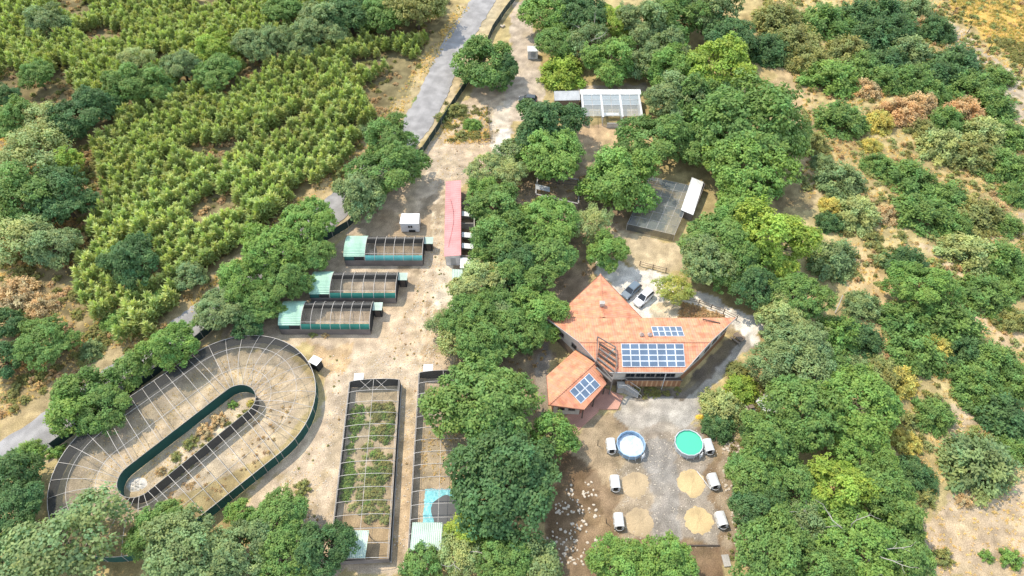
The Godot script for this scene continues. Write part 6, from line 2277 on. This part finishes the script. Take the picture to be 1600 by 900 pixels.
		["b", 51.2, -60.4, 3.85, 1.73, "mg", "mid green bush above the big bright crown right of the garden"],
		["o", 50.6, -50.9, 6.13, 4.81, "bg", "bright green leafy tree big bright crown right of the garden"],
		["o", 42.2, -49.2, 5.87, 4.71, "mg", "mid green leafy tree right of the white slab garden"],
		["o", 37.1, -45.1, 4.94, 4.38, "mg", "mid green leafy tree at the kennel yard's upper right"],
		["o", 49.9, -44.8, 4.35, 4.0, "bg", "bright green leafy tree lower skirt of the big bright crown"],
		["o", 34.2, -40.0, 4.41, 4.06, "mg", "mid green leafy tree beside the right-hand middle kennel"],
		["o", 44.7, -37.7, 4.71, 4.3, "lg", "lime green leafy tree yellowish crown in the lower right woods"],
		["o", 50.4, -38.1, 4.36, 4.01, "mg", "mid green leafy tree right of the yellowish crown in the lower woods"],
		["o", 38.3, -37.6, 4.71, 4.29, "mg", "mid green leafy tree left of the yellowish crown in the lower woods"],
		["o", 33.6, -35.2, 3.91, 3.6, "dg", "dark green leafy tree beside the right-hand lowest kennel"],
		["o", 44.3, -30.2, 5.18, 4.47, "bg", "bright green leafy tree bottom edge, with bare limbs, below the yellowish crown"],
		["o", 51.0, -30.1, 4.48, 4.12, "mg", "mid green leafy tree bottom edge beside the bare soil"],
		["o", 33.3, -29.1, 5.15, 4.45, "mg", "mid green leafy tree bottom edge, right of the concrete slab"],
		["o", 38.9, -28.0, 4.07, 3.75, "mg", "mid green leafy tree bottom edge, between two wide crowns"],
		["f", 39.6, -33.6, 3.34, 3.0, "gg", "grey green feathery tree half dead with white limbs in the lower woods"],
		["o", 51.6, -34.7, 3.9, 3.59, "mg", "mid green leafy tree over the left rim of the bare soil"],
		["b", 58.1, -41.8, 2.93, 1.32, "dg", "dark green bush dark, left of the lone big round shrub"],
		["b", 64.5, -51.4, 3.2, 1.44, "mg", "mid green bush right of the golden ones in the lower thicket"],
		["b", 58.5, -47.2, 2.32, 1.05, "yb", "yellow leaved bush golden, below the olive scrub of the lower thicket"],
		["b", 60.9, -57.3, 3.22, 1.45, "yb", "yellow leaved bush golden, below the big central thicket"],
		["b", 60.1, -50.6, 1.83, 0.82, "ol", "olive green bush rusty tipped, between the two golden ones"],
		["b", 58.5, -38.6, 1.7, 0.76, "ol", "olive green bush low, at the bare soil's upper left"],
		["b", 57.7, -30.2, 1.45, 0.65, "ol", "olive green bush low, at the bare soil's left side"],
		["b", 72.7, -55.0, 3.36, 1.51, "mg", "mid green bush above the lone big round shrub"],
		["b", 74.7, -51.1, 4.36, 1.96, "dg", "dark green bush at the right edge above the lone big round shrub"],
		["b", 74.5, -45.6, 2.83, 1.27, "mg", "mid green bush cut by the right edge beside the lone big round shrub"],
		["b", 67.6, -43.1, 5.35, 2.41, "gg", "grey green bush lone big round shrub above the bare soil"],
		["b", 64.0, -38.0, 1.19, 0.53, "br", "dry brown bush tiny, below the lone big round shrub"],
		["b", 66.7, -30.0, 1.6, 0.72, "bg", "bright green bush leafy weeds in the bottom right corner"],
		["b", 63.7, -30.4, 0.97, 0.44, "bg", "bright green bush tiny weeds on the bare soil"],
		["b", 32.4, -52.8, 3.32, 1.49, "pg", "pale yellowish green bush big, beside the green pool's path"],
		["b", 36.3, -56.3, 2.64, 1.19, "lg", "lime green bush behind the big one by the green pool"],
		["b", 36.3, -59.4, 1.92, 0.87, "ol", "olive green bush rust tinged, at the bend of the grey path"],
		["b", 31.6, -49.5, 2.54, 1.14, "dg", "dark green bush clipped low at the feet of the big pale one by the pool"],
		["b", 36.7, -49.9, 2.36, 1.06, "dg", "dark green bush shaded, left of the white slab"],
		["b", 70.7, -81.6, 4.09, 1.84, "dg", "dark green bush lone round, in the middle of the straw hollow"],
		["o", 70.3, -74.4, 5.39, 4.54, "bg", "bright green leafy tree spiky, top of the big central thicket"],
		["b", 73.0, -68.4, 5.21, 2.34, "mg", "mid green bush right flank of the big central thicket"],
		["b", 66.7, -69.6, 4.25, 1.91, "mg", "mid green bush left flank of the big central thicket"],
		["b", 66.2, -62.7, 4.47, 2.01, "mg", "mid green bush lower part of the big central thicket"],
		["b", 74.1, -63.6, 3.34, 1.5, "dg", "dark green bush lower right corner of the big central thicket"],
		["b", 69.7, -63.9, 2.56, 1.15, "yb", "yellow leaved bush yellow, inside the big central thicket"],
		["b", 59.1, -58.1, 3.61, 1.62, "ol", "olive green bush below the big central thicket, left side"],
		["b", 55.1, -59.5, 2.88, 1.3, "gg", "grey green bush against the big bright crown's top"],
		["b", 77.9, -60.9, 4.05, 1.82, "mg", "mid green bush at the right edge, below the straw path"],
		["b", 73.1, -57.2, 3.78, 1.7, "mg", "mid green bush under the right edge straw path"],
		["b", 79.4, -56.4, 3.2, 1.44, "mg", "mid green bush cut by the right edge below the straw path"],
		["b", 67.0, -163.3, 6.78, 3.05, "ol", "olive green bush at the top of the right slope"],
		["b", 69.5, -151.6, 6.8, 3.06, "ol", "olive green bush yellowish, second on the right slope's top"],
		["b", 79.0, -162.1, 6.75, 3.04, "mg", "mid green bush top edge, third along the right slope"],
		["b", 62.3, -149.7, 5.54, 2.49, "dg", "dark green bush shaded, at the straw slope's head"],
		["b", 70.6, -144.6, 5.13, 2.31, "ol", "olive green bush above the leafy dark one by the straw slope"],
		["b", 81.3, -149.9, 5.24, 2.36, "ol", "olive green bush pale rimmed, middle of the top right thicket"],
		["b", 88.7, -166.4, 5.24, 2.36, "dg", "dark green bush top edge, fourth along the right slope"],
		["b", 95.3, -166.0, 6.52, 2.93, "dg", "dark green bush top edge, fifth along the right slope"],
		["b", 89.4, -156.2, 5.98, 2.69, "dg", "dark green bush second row of the top right thicket"],
		["b", 96.1, -158.4, 5.4, 2.43, "dg", "dark green bush second row, right, of the top right thicket"],
		["b", 103.5, -167.6, 5.26, 2.37, "gg", "grey green bush top edge, nearest to the ochre field"],
		["b", 106.1, -158.9, 4.78, 2.15, "dg", "dark green bush round, beside the ochre field"],
		["b", 103.7, -163.0, 2.6, 1.17, "br", "dry brown bush rusty, left of the round one by the ochre field"],
		["b", 95.5, -149.2, 5.53, 2.49, "gg", "grey green bush greyish, in the centre of the top right thicket"],
		["b", 88.6, -144.4, 5.43, 2.44, "dg", "dark green bush third row of the top right thicket"],
		["b", 82.5, -142.7, 4.8, 2.16, "mg", "mid green bush left of the third row in the top right thicket"],
		["b", 73.7, -138.2, 6.17, 2.78, "bg", "bright green bush leafy, left end of the top right thicket"],
		["b", 85.6, -137.7, 4.71, 2.12, "mg", "mid green bush fresh, lower side of the top right thicket"],
		["b", 92.9, -137.8, 5.29, 2.38, "mg", "mid green bush bright rimmed, lower side of the top right thicket"],
		["b", 105.1, -143.8, 6.3, 2.84, "dg", "dark green bush dark, beside the dirt track below the ochre field"],
		["b", 100.0, -139.5, 5.03, 2.26, "dg", "dark green bush left of the dark one beside the dirt track"],
		["b", 105.1, -135.3, 5.24, 2.36, "mg", "mid green bush right end of the thicket along the dirt track"],
		["b", 106.9, -128.4, 4.81, 2.17, "mg", "mid green bush last round one along the dirt track"],
		["b", 112.9, -138.9, 3.56, 1.6, "mg", "mid green bush narrow, hugging the dirt track"],
		["b", 95.9, -133.6, 4.06, 1.83, "mg", "mid green bush over the brown ones in the right thicket"],
		["b", 71.7, -122.5, 5.52, 2.48, "mg", "mid green bush lone round, left of the brown group"],
		["b", 81.1, -134.7, 3.21, 1.44, "br", "dry brown bush straw coloured, above the brown group"],
		["b", 85.5, -125.2, 4.75, 2.14, "or", "rusty orange bush biggest of the withered group"],
		["b", 91.4, -129.1, 3.7, 1.67, "br", "dry brown bush withered, right of the biggest withered one"],
		["b", 80.1, -122.5, 3.33, 1.5, "yb", "yellow leaved bush yellowing, left of the biggest withered one"],
		["b", 88.1, -120.7, 3.3, 1.49, "ol", "olive green bush below the withered group"],
		["b", 95.0, -123.3, 4.17, 1.87, "mg", "mid green bush between the withered group and the rusty one"],
		["b", 100.0, -126.0, 4.21, 1.9, "or", "rusty orange bush rusty, right of the withered group"],
		["b", 90.0, -114.2, 5.01, 2.26, "pg", "pale yellowish green bush below the rusty one, broad"],
		["b", 100.4, -118.4, 5.1, 2.3, "pg", "pale yellowish green bush wide, left of the right edge below the dirt track"],
		["b", 106.1, -118.0, 4.59, 2.07, "mg", "mid green bush at the right edge below the dirt track"],
		["b", 94.7, -110.6, 4.93, 2.22, "ol", "olive green bush under the wide pale one near the right edge"],
		["b", 99.3, -109.0, 4.9, 2.2, "mg", "mid green bush lower right of the wide pale one"],
		["b", 102.6, -106.7, 4.13, 1.86, "mg", "mid green bush cut by the right edge, beyond the wide pale one"],
		["b", 65.9, -104.0, 4.79, 2.16, "gg", "grey green bush feathered, right of the clump's dark shade"],
		["b", 75.2, -108.6, 3.44, 1.55, "mg", "mid green bush small round, right of the feathered grey one"],
		["b", 79.8, -104.7, 5.04, 2.27, "mg", "mid green bush centre of the right slope"],
		["b", 63.3, -115.6, 3.29, 1.48, "ol", "olive green bush straggly, right of the biggest clump"],
		["b", 64.0, -109.9, 2.47, 1.11, "gg", "grey green bush small straggly, right of the biggest clump"],
		["b", 75.8, -115.3, 2.28, 1.03, "yb", "yellow leaved bush yellow scrub on the straw patch"],
		["b", 66.2, -94.4, 4.58, 2.06, "pg", "pale yellowish green bush straw tipped, on the left of the middle slope"],
		["b", 62.1, -97.2, 2.34, 1.05, "yb", "yellow leaved bush withering, at the straw slope's foot"],
		["b", 71.9, -94.6, 2.54, 1.14, "br", "dry brown bush withered, right of the straw tipped one"],
		["b", 67.2, -88.7, 1.46, 0.66, "ol", "olive green bush tiny broom on bare straw"],
		["b", 67.9, -86.5, 1.33, 0.6, "ol", "olive green bush tiny broom, lower of two"],
		["b", 73.4, -89.5, 1.13, 0.51, "ol", "olive green bush tiny tuft alone on bare straw"],
		["b", 67.2, -83.1, 1.53, 0.69, "pg", "pale yellowish green bush at the left foot of the lone round dark one"],
		["b", 78.7, -94.1, 5.25, 2.36, "mg", "mid green bush left of the long hedge-like row"],
		["b", 85.1, -98.4, 4.67, 2.1, "mg", "mid green bush upper side of the long hedge-like row"],
		["b", 83.9, -91.1, 3.62, 1.63, "mg", "mid green bush lower side of the long hedge-like row"],
		["b", 89.0, -94.2, 5.03, 2.26, "ol", "olive green bush right part of the long hedge-like row"],
		["b", 93.5, -96.4, 2.56, 1.15, "br", "dry brown bush pinkish withered, in the long hedge-like row"],
		["b", 93.7, -91.7, 2.95, 1.33, "mg", "mid green bush right tip of the long hedge-like row"],
		["b", 99.0, -100.1, 3.07, 1.38, "mg", "mid green bush at the right edge above the hedge-like row"],
		["b", 83.3, -84.4, 4.8, 2.16, "pg", "pale yellowish green bush sunlit, over the straw path"],
		["b", 88.7, -82.4, 4.54, 2.04, "mg", "mid green bush at the right edge over the straw path"],
		["b", 82.2, -74.6, 4.56, 2.05, "mg", "mid green bush lower, over the straw path"],
		["b", 88.7, -76.6, 2.95, 1.33, "mg", "mid green bush cut by right edge, over the straw path"],
		["b", 85.2, -69.2, 2.84, 1.28, "ol", "olive green bush cut by right edge, lowest over the straw path"],
		["b", -30.0, -40.0, 1.29, 0.58, "ol", "olive green bush lone ball-shaped, on the sandy yard"],
		["b", -33.2, -67.1, 0.91, 0.41, "ol", "olive green bush tiny scrub before the lowest tunnel pen"],
		["b", -31.3, -66.9, 0.81, 0.36, "br", "dry brown bush tiny dry scrub before the lowest tunnel pen"],
		["b", -43.4, -53.5, 0.84, 0.38, "bg", "bright green bush leafy, inside the oval pen's inner island"],
		["b", -40.7, -53.8, 0.65, 0.29, "yb", "yellow leaved bush small, at the inner island's upper end"],
		["b", -44.8, -50.7, 1.37, 0.62, "br", "dry brown bush dry, in the middle of the inner island"],
		["b", -46.4, -48.9, 1.45, 0.65, "br", "dry brown bush dry, second in the inner island"],
		["b", -48.0, -47.0, 1.17, 0.52, "ol", "olive green bush half dry, lower in the inner island"],
		["b", -49.5, -44.8, 0.89, 0.4, "ol", "olive green bush low, at the inner island's lower third"],
		["b", -51.1, -42.6, 0.79, 0.35, "br", "dry brown bush dry weed near the inner island's debris"],
	]
